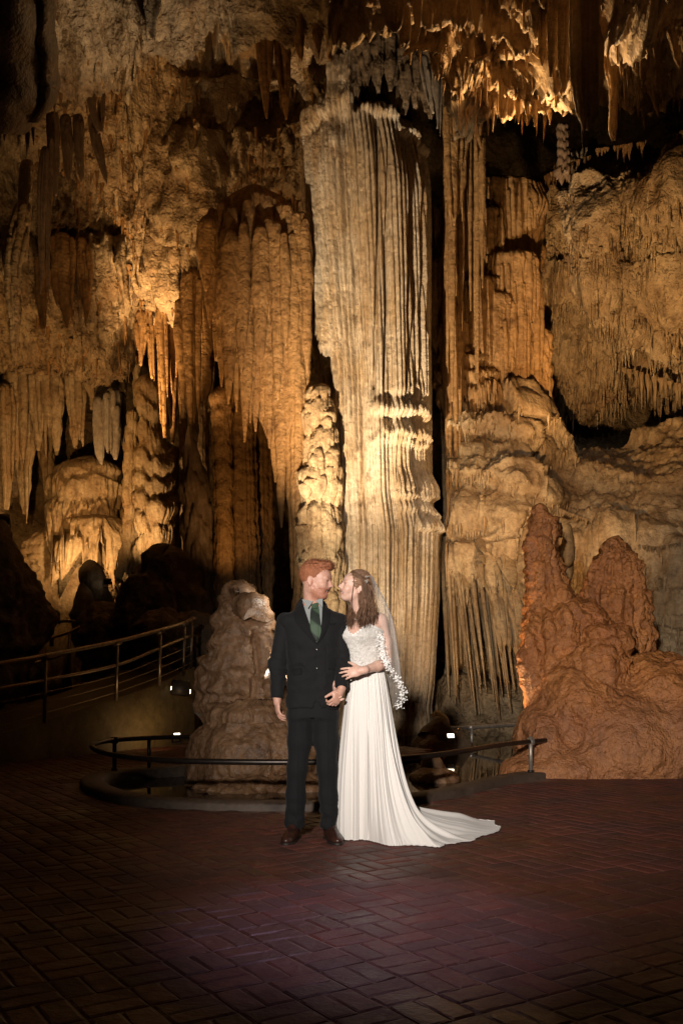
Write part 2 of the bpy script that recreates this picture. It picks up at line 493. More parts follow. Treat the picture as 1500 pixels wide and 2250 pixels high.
def ribbon_profile(path, prof, closed_prof=True):
    """sweep a profile (offset, z) along a ground path"""
    m, k = len(path), len(prof)
    V = np.zeros((m, k, 3))
    for j, (d, z) in enumerate(prof):
        q = offset_path(path, d); V[:, j] = q; V[:, j, 2] = path[:, 2] + z
    Fc = grid_faces(k, m, closed_prof)
    return V.reshape(-1, 3), Fc


# path runs right -> left around the front; its normal (-ty, tx) points to the outside (towards us) on the front
prof = [(0.0, -0.35), (0.0, 0.05), (-0.015, 0.068), (-0.20, 0.07), (-0.225, 0.05), (-0.225, -0.35)]
if offset_path(kerb_path, 1.0)[60, 1] > kerb_path[60, 1]:
    prof = [(-a, b) for a, b in prof]; OUT = -1.0
else:
    OUT = 1.0
V, Fc = ribbon_profile(kerb_path, prof)
V = V + np.stack([0.008 * vn(V[:, 0] * 6, V[:, 1] * 6, V[:, 2] * 6)] * 3, -1)
kerb = mesh_obj('pool_kerb', V, np.vstack([Fc, [[5, 4, 3, 2], [5, 2, 1, 0]]]), M['concrete'], smooth_sh=False)
tag(kerb, 'low curved concrete kerb round the dark reflecting pool', 'kerb')

m, nt, b = new_mat('pool_water')
b.inputs['Base Color'].default_value = (0.012, 0.009, 0.006, 1)
b.inputs['Roughness'].default_value = 0.03
b.inputs['IOR'].default_value = 1.33
tc = N(nt, 'ShaderNodeTexCoord'); n = N(nt, 'ShaderNodeTexNoise', i_Scale=5.0, i_Detail=2)
nt.links.new(tc.outputs['Object'], n.inputs['Vector'])
bp = N(nt, 'ShaderNodeBump', i_Strength=0.02, i_Distance=0.02); nt.links.new(n.outputs[0], bp.inputs['Height']); nt.links.new(bp.outputs[0], b.inputs['Normal'])
M['water'] = m
inner = offset_path(kerb_path, -0.1 * OUT)
WZ = -0.035
pool_poly = np.vstack([inner, [[-1.2, 16.8, 0], [2.8, 16.8, 0], [2.9, 11.5, 0]]])
pool_poly[:, 2] = WZ
wo = mesh_obj('pool_water', pool_poly, [list(range(len(pool_poly)))], M['water'], origin=np.array([0, 10, WZ]), smooth_sh=False)
tag(wo, kind='structure')

# floor: mortar bed, outline follows the kerb
M['mortar'] = rock_mat('mortar', (0.30, 0.19, 0.14), (0.08, 0.036, 0.028), (0.06, 0.026, 0.022), bump=0.4, fine=40, streak=0.0, dist=0.004)
edge = offset_path(kerb_path, -0.05 * OUT)
fp = np.vstack([[[9, 9.9, 0]], [[2.6, 9.9, 0]], edge, [[-1.35, 14.2, 0], [-9, 14.2, 0], [-9, -4, 0], [9, -4, 0]]])
fp[:, 2] = 0.0030
floor = mesh_obj('floor', fp, [list(range(len(fp)))], M['mortar'], origin=np.zeros(3), smooth_sh=False)
tag(floor, kind='structure')
floor['_o'] = [0.0, 0.0, 0.0]


def brick_material():
    m, nt, b = new_mat('paving_brick')
    L = nt.links.new
    tc = N(nt, 'ShaderNodeTexCoord'); gm = N(nt, 'ShaderNodeNewGeometry')
    n1 = N(nt, 'ShaderNodeTexNoise', i_Scale=2.2, i_Detail=5); L(gm.outputs['Position'], n1.inputs['Vector'])
    col = mixc(nt, ramp(nt, n1.outputs[0], 0.35, 0.65), (0.155, 0.044, 0.030), (0.105, 0.034, 0.026))
    oi = N(nt, 'ShaderNodeObjectInfo')
    ad = N(nt, 'ShaderNodeMath', operation='ADD'); L(oi.outputs['Random'], ad.inputs[0]); L(gm.outputs['Random Per Island'], ad.inputs[1])
    fr = N(nt, 'ShaderNodeMath', operation='FRACT'); L(ad.outputs[0], fr.inputs[0])
    r = mixc(nt, 0.75, col, (0.062, 0.030, 0.026))
    col = mixc(nt, fr.outputs[0], col, r)
    n7 = N(nt, 'ShaderNodeTexNoise', i_Scale=0.9, i_Detail=5, i_Roughness=0.65); L(gm.outputs['Position'], n7.inputs['Vector'])
    col = mixc(nt, ramp(nt, n7.outputs[0], 0.50, 0.68), col, mixc(nt, 1.0, col, (0.55, 0.5, 0.5), 'MULTIPLY'))
    wet = N(nt, 'ShaderNodeMapRange', i_3=0.72, i_4=0.36); wet.inputs[1].default_value = 0.4; wet.inputs[2].default_value = 0.65; L(n7.outputs[0], wet.inputs[0]); L(wet.outputs[0], b.inputs['Roughness'])
    n2 = N(nt, 'ShaderNodeTexNoise', i_Scale=60, i_Detail=4); L(gm.outputs['Position'], n2.inputs['Vector'])
    g = N(nt, 'ShaderNodeMapRange', i_3=0.6, i_4=1.25); L(n2.outputs[0], g.inputs[0])
    L(mixc(nt, 1.0, col, g.outputs[0], 'MULTIPLY'), b.inputs['Base Color'])
    bp = N(nt, 'ShaderNodeBump', i_Strength=0.5, i_Distance=0.006); L(n2.outputs[0], bp.inputs['Height'])
    n3 = N(nt, 'ShaderNodeTexNoise', i_Scale=14, i_Detail=3); L(gm.outputs['Position'], n3.inputs['Vector'])
    bp2 = N(nt, 'ShaderNodeBump', i_Strength=0.6, i_Distance=0.012); L(n3.outputs[0], bp2.inputs['Height']); L(bp.outputs[0], bp2.inputs['Normal'])
    L(bp2.outputs[0], b.inputs['Normal'])
    b.inputs['Roughness'].default_value = 0.58
    b.inputs['Specular IOR Level'].default_value = 0.35
    return m
M['brick'] = brick_material()

CELL = 0.218
ang = R(33)
ga, gb = np.array([math.cos(ang), math.sin(ang)]), np.array([math.sin(ang), -math.cos(ang)])
g0 = np.array([0.103, 4.46])


def brick_mesh(Lx, Ly, hgt, seed):
    """worn paver: rounded rim, slightly dished face"""
    rs = np.random.RandomState(seed)
    nx, ny = 5, 4
    xs = np.array([-1, -0.90, 0, 0.90, 1]) * Lx / 2; ys = np.array([-1, -0.78, 0.78, 1]) * Ly / 2
    X, Y = np.meshgrid(xs, ys)
    Z = np.zeros_like(X)
    edge_ = (np.abs(X) > Lx * 0.48) | (np.abs(Y) > Ly * 0.48)
    Z[edge_] = -0.0035
    Z += 0.0009 * rs.randn(*Z.shape)
    top = np.stack([X, Y, Z + hgt], -1).reshape(-1, 3)
    ring = [0, 1, 2, 3, 4, 9, 14, 19, 18, 17, 16, 15, 10, 5]
    low = top[ring].copy(); low[:, 2] = -0.003
    V = np.vstack([top, low])
    Fc = grid_faces(nx, ny).tolist()
    k = len(ring)
    for i in range(k):
        j = (i + 1) % k
        Fc.append([ring[i], 20 + i, 20 + j, ring[j]])
    return V, np.array(Fc)[:, ::-1]


def build_bricks():
    rs = np.random.RandomState(3)
    ed = edge[:, :2]
    cells = []
    for i in range(-45, 75):
        for j in range(-75, 50):
            c = g0 + ga * (i + 0.5) * CELL + gb * (j + 0.5) * CELL
            if c[1] < 1.9 or c[1] > 13.2 or abs(c[0]) > 0.50 * c[1] + 1.3: continue
            # outside the pool: in front of the kerb
            dd = np.linalg.norm(ed - c, axis=1); q = dd.argmin()
            t = ed[min(q + 1, len(ed) - 1)] - ed[max(q - 1, 0)]
            nrm = np.array([-t[1], t[0]]) * OUT
            side = nrm.dot(c - ed[q])
            if c[1] > 7.2 and side < 0.10 * np.linalg.norm(t) and not (c[0] > 2.05 and c[1] < 9.55): continue
            if c[0] > 1.9 and c[1] > 9.55: continue
            cells.append((c, (i + j) % 2))
    items = []
    for c, k in cells:
        a, bb = (ga, gb) if k else (gb, ga)
        for s in (-1, 1):
            p = c + bb * s * CELL / 4
            items.append((p, math.atan2(a[1], a[0])))
    items.sort(key=lambda it: it[0][1] + (100 if abs(it[0][0]) > 0.36 * it[0][1] + 0.02 or it[0][1] < 2.95 else 0))
    variants = [brick_mesh(CELL - 0.006, CELL / 2 - 0.006, 0.0075, s) for s in range(6)]
    meshes = []
    for q, (V, Fc) in enumerate(variants):
        me = bpy.data.meshes.new('brick'); me.from_pydata(V.tolist(), [], Fc.tolist()); me.materials.append(M['brick']); me.validate()
        meshes.append(me)
    rest = []
    for q, (p, a) in enumerate(items):
        dz = rs.uniform(-0.0008, 0.0012); tx, ty = rs.uniform(-0.006, 0.006, 2); a2 = a + rs.uniform(-0.012, 0.012)
        if q < 300:
            o = bpy.data.objects.new('brick', meshes[q % 6]); COL.objects.link(o)
            o.parent = floor; o.location = (p[0], p[1], dz); o.rotation_euler = (tx, ty, a2 + math.pi * (q % 2))
        else:
            V, Fc = variants[q % 6]
            c, s = math.cos(a2), math.sin(a2)
            W = np.stack([V[:, 0] * c - V[:, 1] * s + p[0], V[:, 0] * s + V[:, 1] * c + p[1], V[:, 2] + dz + V[:, 0] * ty + V[:, 1] * tx], -1)
            rest.append((W, Fc))
    V, Fc = join(rest)
    o = mesh_obj('brick_paving', V, Fc, M['brick'], floor, smooth_sh=False)
    o['kind'] = 'stuff'
build_bricks()
# ------------------------------------------------------------------ dripstone: fluted lobes
def flute(th, z, n, seed, warp=0.6, drift=0.25):
    """rounded ribs with sharp creases; uneven widths"""
    a = n * (th + warp * vn(np.cos(th) * 1.7 + seed, np.sin(th) * 1.7, seed * 1.3 + z * 0.04) * 0.6)
    a = a + drift * 3 * vn(np.cos(th) * 5 + seed, np.sin(th) * 5, z * 0.35 + seed)
    return np.abs(np.sin(a * 0.5)) ** 0.55


def lobe(path, D, seed=1, n=26, amp=0.10, depth=0.8, tiers=0, tier_amp=0.12, lump=0.08, nth=140, nz=None, fine=0.03, tilt=0.0, back=0.0, rag=None, front=0.76, dome=1.0):
    """a column / stalactite / curtain lobe. path: (px x, px y, px width) from top to bottom at depth D.
    Cross-section: ellipse, depth = ratio of depth to width. Returns V, F in world space"""
    path = np.asarray(path, float)
    ys = path[:, 1]
    H = (ys[-1] - ys[0]) / F * D
    nz = min(nz or 999, int((ys[-1] - ys[0]) * 0.18 + 14))
    nth = min(nth, int(path[:, 2].max() * 0.62) + 10)
    t = np.linspace(0, 1, nz)
    yy = ys[0] + (ys[-1] - ys[0]) * t
    cx = np.interp(yy, ys, path[:, 0]); wd = np.interp(yy, ys, path[:, 2])
    k = max(3, nz // 24) | 1
    ker = np.ones(k) / k
    pad = lambda a: np.convolve(np.concatenate([np.full(k // 2, a[0]), a, np.full(k // 2, a[-1])]), ker, 'valid')
    cx = pad(cx); wd2 = pad(wd); wd = np.where(t > 0.97, wd, wd2)
    wmax = wd.max()
    cx = cx + 0.05 * wmax * fbm(yy / (1.6 * wmax + 40), seed * 1.7, 0.5, 1.0, 3)
    wd = wd * (1 + 0.10 * fbm(yy / (0.9 * wmax + 25), seed * 2.3, 4.5, 1.0, 3))
    if dome:                                    # rounded top instead of a flat cut
        dl = min(0.5 * path[0, 2] + 2, 0.25 * (ys[-1] - ys[0])) * dome
        q = np.clip((yy - ys[0]) / max(dl, 1e-6), 0, 1)
        wd = wd * (0.12 + 0.88 * np.sqrt(1 - (1 - q) ** 2))
    X0 = (cx - CX) / F * D; Z0 = EYE + (HOR - yy) / F * D; Rr = wd / F * D / 2
    Dc = D + tilt * t + back
    q = np.linspace(0, 1, nth, endpoint=False)
    nf = front
    th = np.where(q < nf, -np.pi + np.pi * q / nf, np.pi * (q - nf) / (1 - nf))
    TH, ZZ = np.meshgrid(th, Z0)
    RR = np.broadcast_to(Rr[:, None], TH.shape)
    rel = np.ones_like(TH)
    fl = flute(TH, ZZ, n, seed)
    fl2 = flute(TH, ZZ, n * 2.3, seed + 4, drift=0.5)
    fl0 = flute(TH, ZZ, max(3, n * 0.35), seed + 9, warp=1.0)
    fade = 0.55 + 0.6 * vn(np.cos(TH) * 1.5 + seed, np.sin(TH) * 1.5, ZZ * 0.5 / max(0.3, H * 0.12) * 0.3)
    rel = rel - amp * (1 - fl) * fade - amp * 0.4 * (1 - fl2) - amp * 0.9 * (1 - fl0)
    wx = np.cos(TH) * RR + X0[:, None]; wy = np.sin(TH) * RR * depth
    if tiers:
        per = H / tiers
        hz = (Z0.max() - ZZ) + 0.4 * per * fbm(np.cos(TH) * 1.3 + seed, np.sin(TH) * 1.3, ZZ * 0.3, 1.0, 3) * 1.4 + 0.25 * per * fbm(seed * 3.3, 1.5, ZZ / per * 0.6, 1.0, 2)
        ti = tierfn(hz, per, 0.10)
        rel = rel + tier_amp * (ti - 0.5) * (0.6 + 0.8 * fl)
    rel = rel + lump * fbm(np.cos(TH) * RR + seed * 3.1, np.sin(TH) * RR, ZZ * 0.5, max(0.2, 0.55 * float(Rr.max())), 4)
    rel = rel + fine * fbm(wx * 1.0, wy, ZZ * 0.7, 0.09, 3)
    x = X0[:, None] + np.cos(TH) * RR * rel
    y = np.broadcast_to(Dc[:, None], TH.shape) + np.sin(TH) * RR * rel * depth
    # ragged lower edge: every rib ends at its own height
    if rag is None: rag = 0.9 * float(Rr[-1]) if Rr[-1] > 0.25 * Rr.max() else 0.0
    z = ZZ
    if rag:
        rid = vn(np.floor((n * TH) / np.pi) * 7.31 + seed, 3.7, 1.1) + 0.6 * fl
        z = ZZ - rag * rid * (t[:, None] ** 4)
    V = np.stack([x, y, z], -1).reshape(-1, 3)
    Fc = grid_faces(nth, nz, True)
    a = np.array([[X0[0], Dc[0], Z0[0] + 0.1 * Rr[0]], [X0[-1], Dc[-1], Z0[-1] - (0.15 * Rr[-1] if not rag else -0.3 * Rr[-1])]])
    i = np.arange(nth); j = (i + 1) % nth; nv = nth * nz
    V = np.vstack([V, a])
    tri0 = np.stack([j, i, np.full(nth, nv), np.full(nth, nv)], -1); b0 = (nz - 1) * nth
    tri1 = np.stack([b0 + i, b0 + j, np.full(nth, nv + 1), np.full(nth, nv + 1)], -1)
    return V, np.vstack([Fc, tri0, tri1])


def split_lobes(lobes, m, seed):
    """dress every lobe with thinner drips that have grown along it"""
    rs = np.random.RandomState(seed)
    out = []
    for L in lobes:
        A = np.asarray(L['path'], float)
        main = dict(L); B = A.copy(); B[:, 2] *= 0.78; main['path'] = B.tolist(); main['amp'] = L.get('amp', 0.1) * 1.25
        out.append(main)
        hgt = A[-1, 1] - A[0, 1]
        for k in range(m):
            off = rs.uniform(-0.42, 0.42); ln = rs.uniform(0.45, 1.12); st = rs.uniform(0.0, 0.25)
            yy = np.array([st, st + (ln - st) * 0.25, st + (ln - st) * 0.6, st + (ln - st) * 0.88, ln]) * hgt + A[0, 1]
            cxs = np.interp(yy, A[:, 1], A[:, 0]); ws = np.interp(np.minimum(yy, A[0, 1] + 0.7 * hgt), A[:, 1], A[:, 2])
            w0 = max(5.0, A[:, 2].max() * rs.uniform(0.22, 0.42))
            P5 = [(cxs[q] + off * ws[q] + rs.uniform(-1, 1) * 0.05 * w0, yy[q], w0 * f) for q, f in enumerate((0.7, 1.0, 0.85, 0.5, 0.12))]
            dd = A[:, 2].max() / F * L['D'] / 2 * L.get('depth', 0.8)
            q = {k_: v for k_, v in L.items() if k_ in ('mat', 'part', 'back', 'tilt')}
            q.update(path=P5, D=L['D'] - dd * math.sqrt(max(0.0, 1 - (2.2 * off) ** 2)) * rs.uniform(0.55, 0.85), seed=int(rs.randint(1000, 9999)), n=6, amp=0.16, lump=0.16, nth=26, nz=int(min(90, max(30, hgt * 0.35))))
            out.append(q)
    return out


def formation(name, label, cat, mat, lobes, part=None, group=None, D=None, split=0):
    """one thing made of lobes that have grown together; each lobe is a part when there are several"""
    built = []
    if split: lobes = split_lobes(lobes, split, len(label))
    for L in lobes:
        L = dict(L); mm = L.pop('mat', mat); pn = L.pop('part', part)
        built.append((lobe(**L), mm, pn))
    if len(built) == 1:
        (V, Fc), mm, pn = built[0]
        return tag(tri_obj(name, V, Fc, M[mm]), label, cat, group)
    allV = np.vstack([b[0][0] for b in built])
    e = empty(name, (allV[:, 0].mean(), allV[:, 1].mean(), allV[:, 2].min()), label, cat, group)
    for (V, Fc), mm, pn in built:
        tri_obj(pn or 'stalactite', V, Fc, M[mm], e)
    return e


# ---- the great column
def great_column():
    nth, nz = 480, 240
    Dc, Df = 16.6, 15.4
    ytop, ybot = 96, 1640
    yy = np.linspace(ytop, ybot, nz)
    Lx = np.interp(yy, [96, 165, 200, 260, 400, 600, 700, 800, 960, 1100, 1300, 1640], [652, 646, 642, 642, 650, 667, 676, 686, 694, 700, 704, 720])
    Rx = np.interp(yy, [96, 170, 235, 262, 290, 330, 400, 600, 800, 1000, 1080, 1130, 1160, 1300, 1400, 1500, 1560, 1640], [935, 938, 944, 950, 956, 962, 965, 969, 971, 973, 975, 986, 992, 989, 982, 976, 968, 975])
    X0 = ((Lx + Rx) / 2 - CX) / F * Df; Rr = (Rx - Lx) / 2 / F * Df
    Z0 = EYE + (HOR - yy) / F * Df
    nf = 0.76
    q = np.linspace(0, 1, nth, endpoint=False)
    th = np.where(q < nf, -np.pi * 1.08 + 1.16 * np.pi * q / nf, 0.08 * np.pi + 0.84 * np.pi * (q - nf) / (1 - nf))
    TH, ZZ = np.meshgrid(th, Z0); YP = np.broadcast_to(yy[:, None], TH.shape)
    RR = Rr[:, None]
    XP = (Lx + Rx)[:, None] / 2 + np.cos(TH) * (Rx - Lx)[:, None] / 2      # approximate picture x, to place features
    frontm = smooth(0.25, -0.2, np.sin(TH))
    # flutes: tall narrow ribs over most of the shaft, coarser and deeper at the left edge
    a1 = 92 * (TH + 0.06 * vn(np.cos(TH) * 3, np.sin(TH) * 3, ZZ * 0.03)) + 1.8 * vn(np.cos(TH) * 4, np.sin(TH) * 4, ZZ * 0.10 + 5)
    rib = np.abs(np.sin(a1 * 0.5)) ** 0.45
    a2 = 27 * TH + 3.0 * vn(np.cos(TH) * 2.2 + 4, np.sin(TH) * 2.2, ZZ * 0.09)
    big = np.abs(np.sin(a2 * 0.5)) ** 0.5
    mask = 0.35 + 0.65 * smooth(-0.3, 0.5, fbm(np.cos(TH) * 1.8 + 9, np.sin(TH) * 1.8, ZZ * 0.16, 1.0, 2))
    left = smooth(760, 690, XP)
    d = -0.12 * (1 - rib) * (0.55 + 0.5 * mask + 0.2 * left) - 0.15 * (1 - big) * (0.35 + 0.9 * left)
    # broad folds: the shaft is a cluster of pillars grown together
    d = d - 0.15 * (1 - np.abs(np.sin((13 * TH + 2.5 * vn(np.cos(TH) * 1.6 + 2, np.sin(TH) * 1.6, ZZ * 0.05)) * 0.5)) ** 0.5) + 0.10 * vn(np.cos(TH) * 3 + 7, np.sin(TH) * 3, ZZ * 0.04)
    # a few deep clefts running down the shaft
    for x0, wpx, dep, ya, yb in ((826, 3.2, 0.17, 250, 852), (846, 2.6, 0.13, 330, 858), (897, 3.5, 0.20, 270, 850), (906, 3, .12, 280, 850), (931, 3.0, 0.20, 300, 830), (944, 2.4, 0.14, 300, 700), (772, 2.2, 0.09, 240, 980),
                                  (738, 3.2, 0.20, 300, 960), (757, 2.6, 0.10, 230, 900), (707, 3.5, 0.22, 350, 960), (795, 2, .07, 600, 1300), (868, 2.4, .1, 1170, 1600), (890, 2.2, .1, 1150, 1600), (905, 2.2, .1, 1150, 1600), (921, 2.6, .12, 1120, 1600), (878, 2, .08, 1000, 1080), (892, 2, .09, 1000, 1080), (912, 2, .09, 1000, 1080), (842, 2.2, .08, 1150, 1600), (820, 2.2, .08, 1100, 1600), (797, 2.5, .09, 1250, 1640), (775, 2.5, .09, 1250, 1640)):
        xx = x0 + 4 * vn(YP * 0.012 + x0, 1.5, 2.5) - (YP - 600) * (0.012 if x0 > 780 else -0.03)
        d = d - dep * np.exp(-((XP - xx) / wpx) ** 2) * smooth(ya - 30, ya + 30, YP) * smooth(yb + 6, yb - 12, YP) * frontm
    # the shaft is stepped: upper part hangs out over the lower on the right, then ring ledges
    def step(y0, x0, x1, amt, h, wob=10, soft=4):
        yl = y0 + wob * fbm(XP * 0.03 + y0, 0.5, 2.2, 1.0, 3)
        mx = smooth(x0 - 14, x0 + 14, XP) * smooth(x1 + 14, x1 - 14, XP) * frontm
        return amt * smooth(yl - h, yl - h * 0.25, YP) * smooth(yl + soft, yl - soft, YP) * mx
    d = d + 0.10 * smooth(815, 835, XP) * smooth(965, 940, XP) * smooth(862 + 14 * vn(XP * 0.12, 2.2, 1.1), 848, YP) * frontm * smooth(280, 400, YP)
    for y0, x0, x1, amt, h in ((906, 815, 952, 0.16, 50), (948, 838, 955, 0.13, 40), (968, 815, 972, 0.07, 30), (1082, 868, 985, 0.15, 80), (1118, 872, 990, 0.09, 40), (1160, 918, 1010, 0.14, 50), (690, 690, 760, .0, 40),
                               (266, 880, 965, 0.12, 26), (240, 800, 880, 0.10, 34), (222, 830, 960, 0.10, 34), (232, 655, 720, 0.08, 40)):
        d = d + step(y0, x0, x1, amt, h)
    # drip-scale serration on the left flank, and coarse stony grain
    d = d + 0.022 * left * tierfn(ZZ + 0.05 * fbm(TH * 6, ZZ, 1.0, 1.0, 2), 0.19, 0.25) * smooth(330, 480, YP) * smooth(1000, 940, YP)
    wx, wy = np.cos(TH) * RR + X0[:, None], np.sin(TH) * RR
    d = d + 0.03 * fbm(wx, wy, ZZ * 0.10, 0.5, 3) + 0.006 * fbm(wx, wy, ZZ, 0.07, 2)
    # broken ledges at the top
    tp = smooth(300, 200, YP)
    d = d + tp * 0.12 * fbm(wx, wy, ZZ, 0.5, 4) - 0.75 * smooth(235, 190, YP + 22 * vn(XP * 0.05, YP * 0.03, 1.5)) * smooth(765, 800, XP) - 0.3 * smooth(190, 150, YP) * smooth(720, 700, XP)
    x = X0[:, None] + np.cos(TH) * (RR + d); y = Dc + np.sin(TH) * (RR + d)
    V = np.stack([x, y, ZZ], -1).reshape(-1, 3)
    e = empty('great_column', (X0[-1], Dc, Z0.min()), 'huge pale fluted limestone column rising from the pool behind the couple', 'column')
    mesh_obj('shaft', V, grid_faces(nth, nz, True), M['column'], e)
    # mushroom tiers that swell out of its lower left side
    for k, (x, y0, y1, wpx, dz) in enumerate(((694, 842, 935, 62, 0), (700, 868, 960, 74, .0), (704, 930, 1080, 96, -.1), (700, 1010, 1110, 98, -.16), (704, 1085, 1230, 106, -.2), (706, 1195, 1275, 100, -.16), (704, 1250, 1400, 98, -.1), (708, 1370, 1660, 96, -.05))):
        hh = y1 - y0
        V, Fc = lobe([(x + 14, y0, wpx * 0.3), (x + 6, y0 + hh * 0.10, wpx * 0.72), (x, y0 + hh * 0.28, wpx), (x, y0 + hh * 0.5, wpx * 1.02), (x + 2, y1, wpx * 0.86)], 15.75 + dz * 0.5, seed=20 + k, n=24, amp=0.24, lump=0.16, nth=150, nz=90, depth=0.9, rag=0.22)
        drips = split_lobes([dict(path=[(x, y0 + hh * 0.3, wpx), (x + 1, y0 + hh * 0.6, wpx), (x + 2, y1 + 6, wpx * 0.9)], D=15.75 + dz * 0.5, depth=0.9)], 8, 50 + k)[1:]
        for q in drips: q['D'] -= 0.03
        V, Fc = join([(V, Fc)] + [lobe(**q) for q in drips])
        tri_obj('flowstone_tier', V, Fc, M['tan'], e)
    # stony foot
    V, Fc = lobe([(962, 1560, 16), (966, 1575, 36), (968, 1600, 44), (962, 1645, 50)], 14.9, seed=31, n=14, amp=0.10, lump=0.2, nth=70, nz=50)
    tri_obj('foot', V, Fc, M['column'], e)
great_column()

# ---- hanging curtain left of the column
def curtain():
    rs = np.random.RandomState(21)
    L = [dict(path=[(560, 405, 60), (560, 440, 150), (566, 520, 196), (572, 640, 200), (584, 760, 168), (600, 850, 110), (610, 930, 60), (614, 1000, 20)], D=16.05, seed=3, n=60, amp=0.10, depth=0.25, lump=0.16, nth=260, nz=240)]
    ends = [(452, 640), (462, 720), (474, 790), (488, 850), (503, 888), (520, 905), (538, 972), (550, 930), (562, 948), (578, 915), (592, 985), (604, 1060), (618, 1160), (641, 1292), (640, 1060), (655, 1345), (668, 1000), (676, 820), (530, 820), (572, 800), (610, 880), (648, 880), (484, 700), (505, 760), (590, 700), (628, 760)]
    for k, (xe, ye) in enumerate(ends):
        xt = 566 + (xe - 566) * 0.92 + rs.uniform(-5, 5)
        yt = 425 + 0.0042 * (xt - 566) ** 2 + rs.uniform(-12, 14) + (60 if k > 17 else 0)
        w_ = rs.uniform(26, 48); h_ = ye - yt
        tip = 0.10 if xe != 655 else 0.8
        L.append(dict(path=[(xt, yt, w_ * 0.5), (xt + (xe - xt) * 0.1, yt + 0.12 * h_, w_ * 0.9), (xt + (xe - xt) * 0.4, yt + 0.45 * h_, w_ * 1.05), (xt + (xe - xt) * 0.75, yt + 0.75 * h_, w_ * 0.75), (xt + (xe - xt) * 0.93, yt + 0.92 * h_, w_ * 0.38), (xe, ye, w_ * tip)], D=15.82 + rs.uniform(-0.14, 0.12) - (0.12 if k > 17 else 0), seed=900 + k, n=9, amp=0.14, depth=0.8, lump=0.15, nth=56, nz=int(min(260, h_ * 0.42))))
    formation('curtain_stalactite', 'broad brown curtain stalactite hanging left of the great column to a thin glinting tip', 'stalactite', 'brown', L, part='fold')
curtain()

# ---- fluted column behind the curtain
formation('fluted_column', 'slender fluted brown column with knobbly rings standing behind the hanging curtain', 'column', 'brown', [
    dict(path=[(490, 845, 40), (486, 870, 56), (487, 960, 46), (492, 1100, 44), (495, 1340, 46)], D=17.2, seed=40, n=12, amp=0.180, tiers=11, tier_amp=0.100, lump=0.06, part='shaft'),
    dict(path=[(520, 850, 60), (530, 900, 70), (532, 1100, 72), (536, 1340, 74)], D=17.7, seed=41, n=22, amp=0.216, tiers=18, tier_amp=0.050, lump=0.06, part='shaft'),
    dict(path=[(568, 880, 60), (572, 1000, 64), (572, 1340, 60)], D=18.1, seed=42, n=16, amp=0.180, tiers=14, tier_amp=0.060, lump=0.06, part='shaft'),
])

# ---- dark column in the left middle distance, hanging twin above it
formation('stalagmite_column', 'dark tiered stalagmite with pointed top under a hanging fluted twin', 'stalagmite', 'umber', [
    dict(path=[(416, 932, 6), (418, 975, 24), (424, 1020, 46), (428, 1065, 60), (432, 1120, 66), (438, 1200, 68), (440, 1290, 72), (440, 1400, 80)], D=17.4, seed=44, n=18, amp=0.09, tiers=5, tier_amp=0.16, lump=0.14)])
formation('fluted_stalactite', 'thick grey-brown fluted stalactite pointing down at the dark tiered stalagmite', 'stalactite', 'brown', [
    dict(path=[(420, 590, 60), (414, 660, 62), (414, 760, 52), (418, 850, 42), (420, 905, 32), (422, 925, 14)], D=17.8, seed=45, n=12, amp=0.16, lump=0.05)], split=6)
formation('slim_stalactite', 'dark slim stalactite between the thick fluted one and the brown curtain', 'stalactite', 'brown', [
    dict(path=[(448, 650, 34), (454, 760, 36), (452, 850, 28), (446, 880, 12)], D=18.2, seed=46, n=10, amp=0.12, lump=0.08)])

# ---- pale edged blade group under the lit vault
formation('blade_stalactite', 'cluster of long blade stalactites with a bright lit edge under the vault', 'stalactite', 'brown', [
    dict(path=[(352, 640, 30), (356, 760, 26), (360, 880, 22), (362, 960, 10)], D=18.6, seed=47, n=6, amp=0.08, depth=1.4, lump=0.1),
    dict(path=[(372, 620, 44), (376, 760, 40), (378, 880, 30), (380, 975, 8)], D=18.8, seed=48, n=8, amp=0.12, depth=1.0, lump=0.1),
    dict(path=[(330, 690, 22), (332, 780, 20), (334, 830, 8)], D=18.9, seed=49, n=6, amp=0.1, depth=1.0, lump=0.1),
    dict(path=[(310, 680, 34), (312, 740, 26), (310, 800, 10)], D=19.2, seed=50, n=7, amp=0.1, depth=1.0, lump=0.12),
    dict(path=[(396, 700, 20), (398, 840, 16), (397, 930, 4)], D=19.2, seed=51, n=6, amp=0.1, depth=1.0, lump=0.1),
], part='blade', split=2)

# ---- layered column, lit from its foot
formation('tiered_column', 'golden tiered column with layered skirts lit brightly at its foot', 'column', 'tan', [
    dict(path=[(333, 820, 60), (330, 850, 70), (332, 900, 56), (330, 930, 48), (332, 960, 62), (336, 1010, 84), (334, 1080, 82), (338, 1120, 92), (340, 1180, 80), (330, 1260, 84)], D=20.4, seed=52, n=26, amp=0.150, tiers=8, tier_amp=0.200, lump=0.10, nth=200),
    dict(path=[(292, 900, 26), (290, 980, 30), (286, 1060, 34), (288, 1120, 40), (284, 1200, 36), (276, 1260, 46)], D=20.9, seed=53, n=12, amp=0.150, tiers=9, tier_amp=0.240, lump=0.16),
    dict(path=[(384, 980, 26), (380, 1060, 20), (384, 1130, 22), (382, 1220, 26)], D=21.4, seed=54, n=9, amp=0.150, tiers=6, tier_amp=0.200, lump=0.16),
], part='shaft')

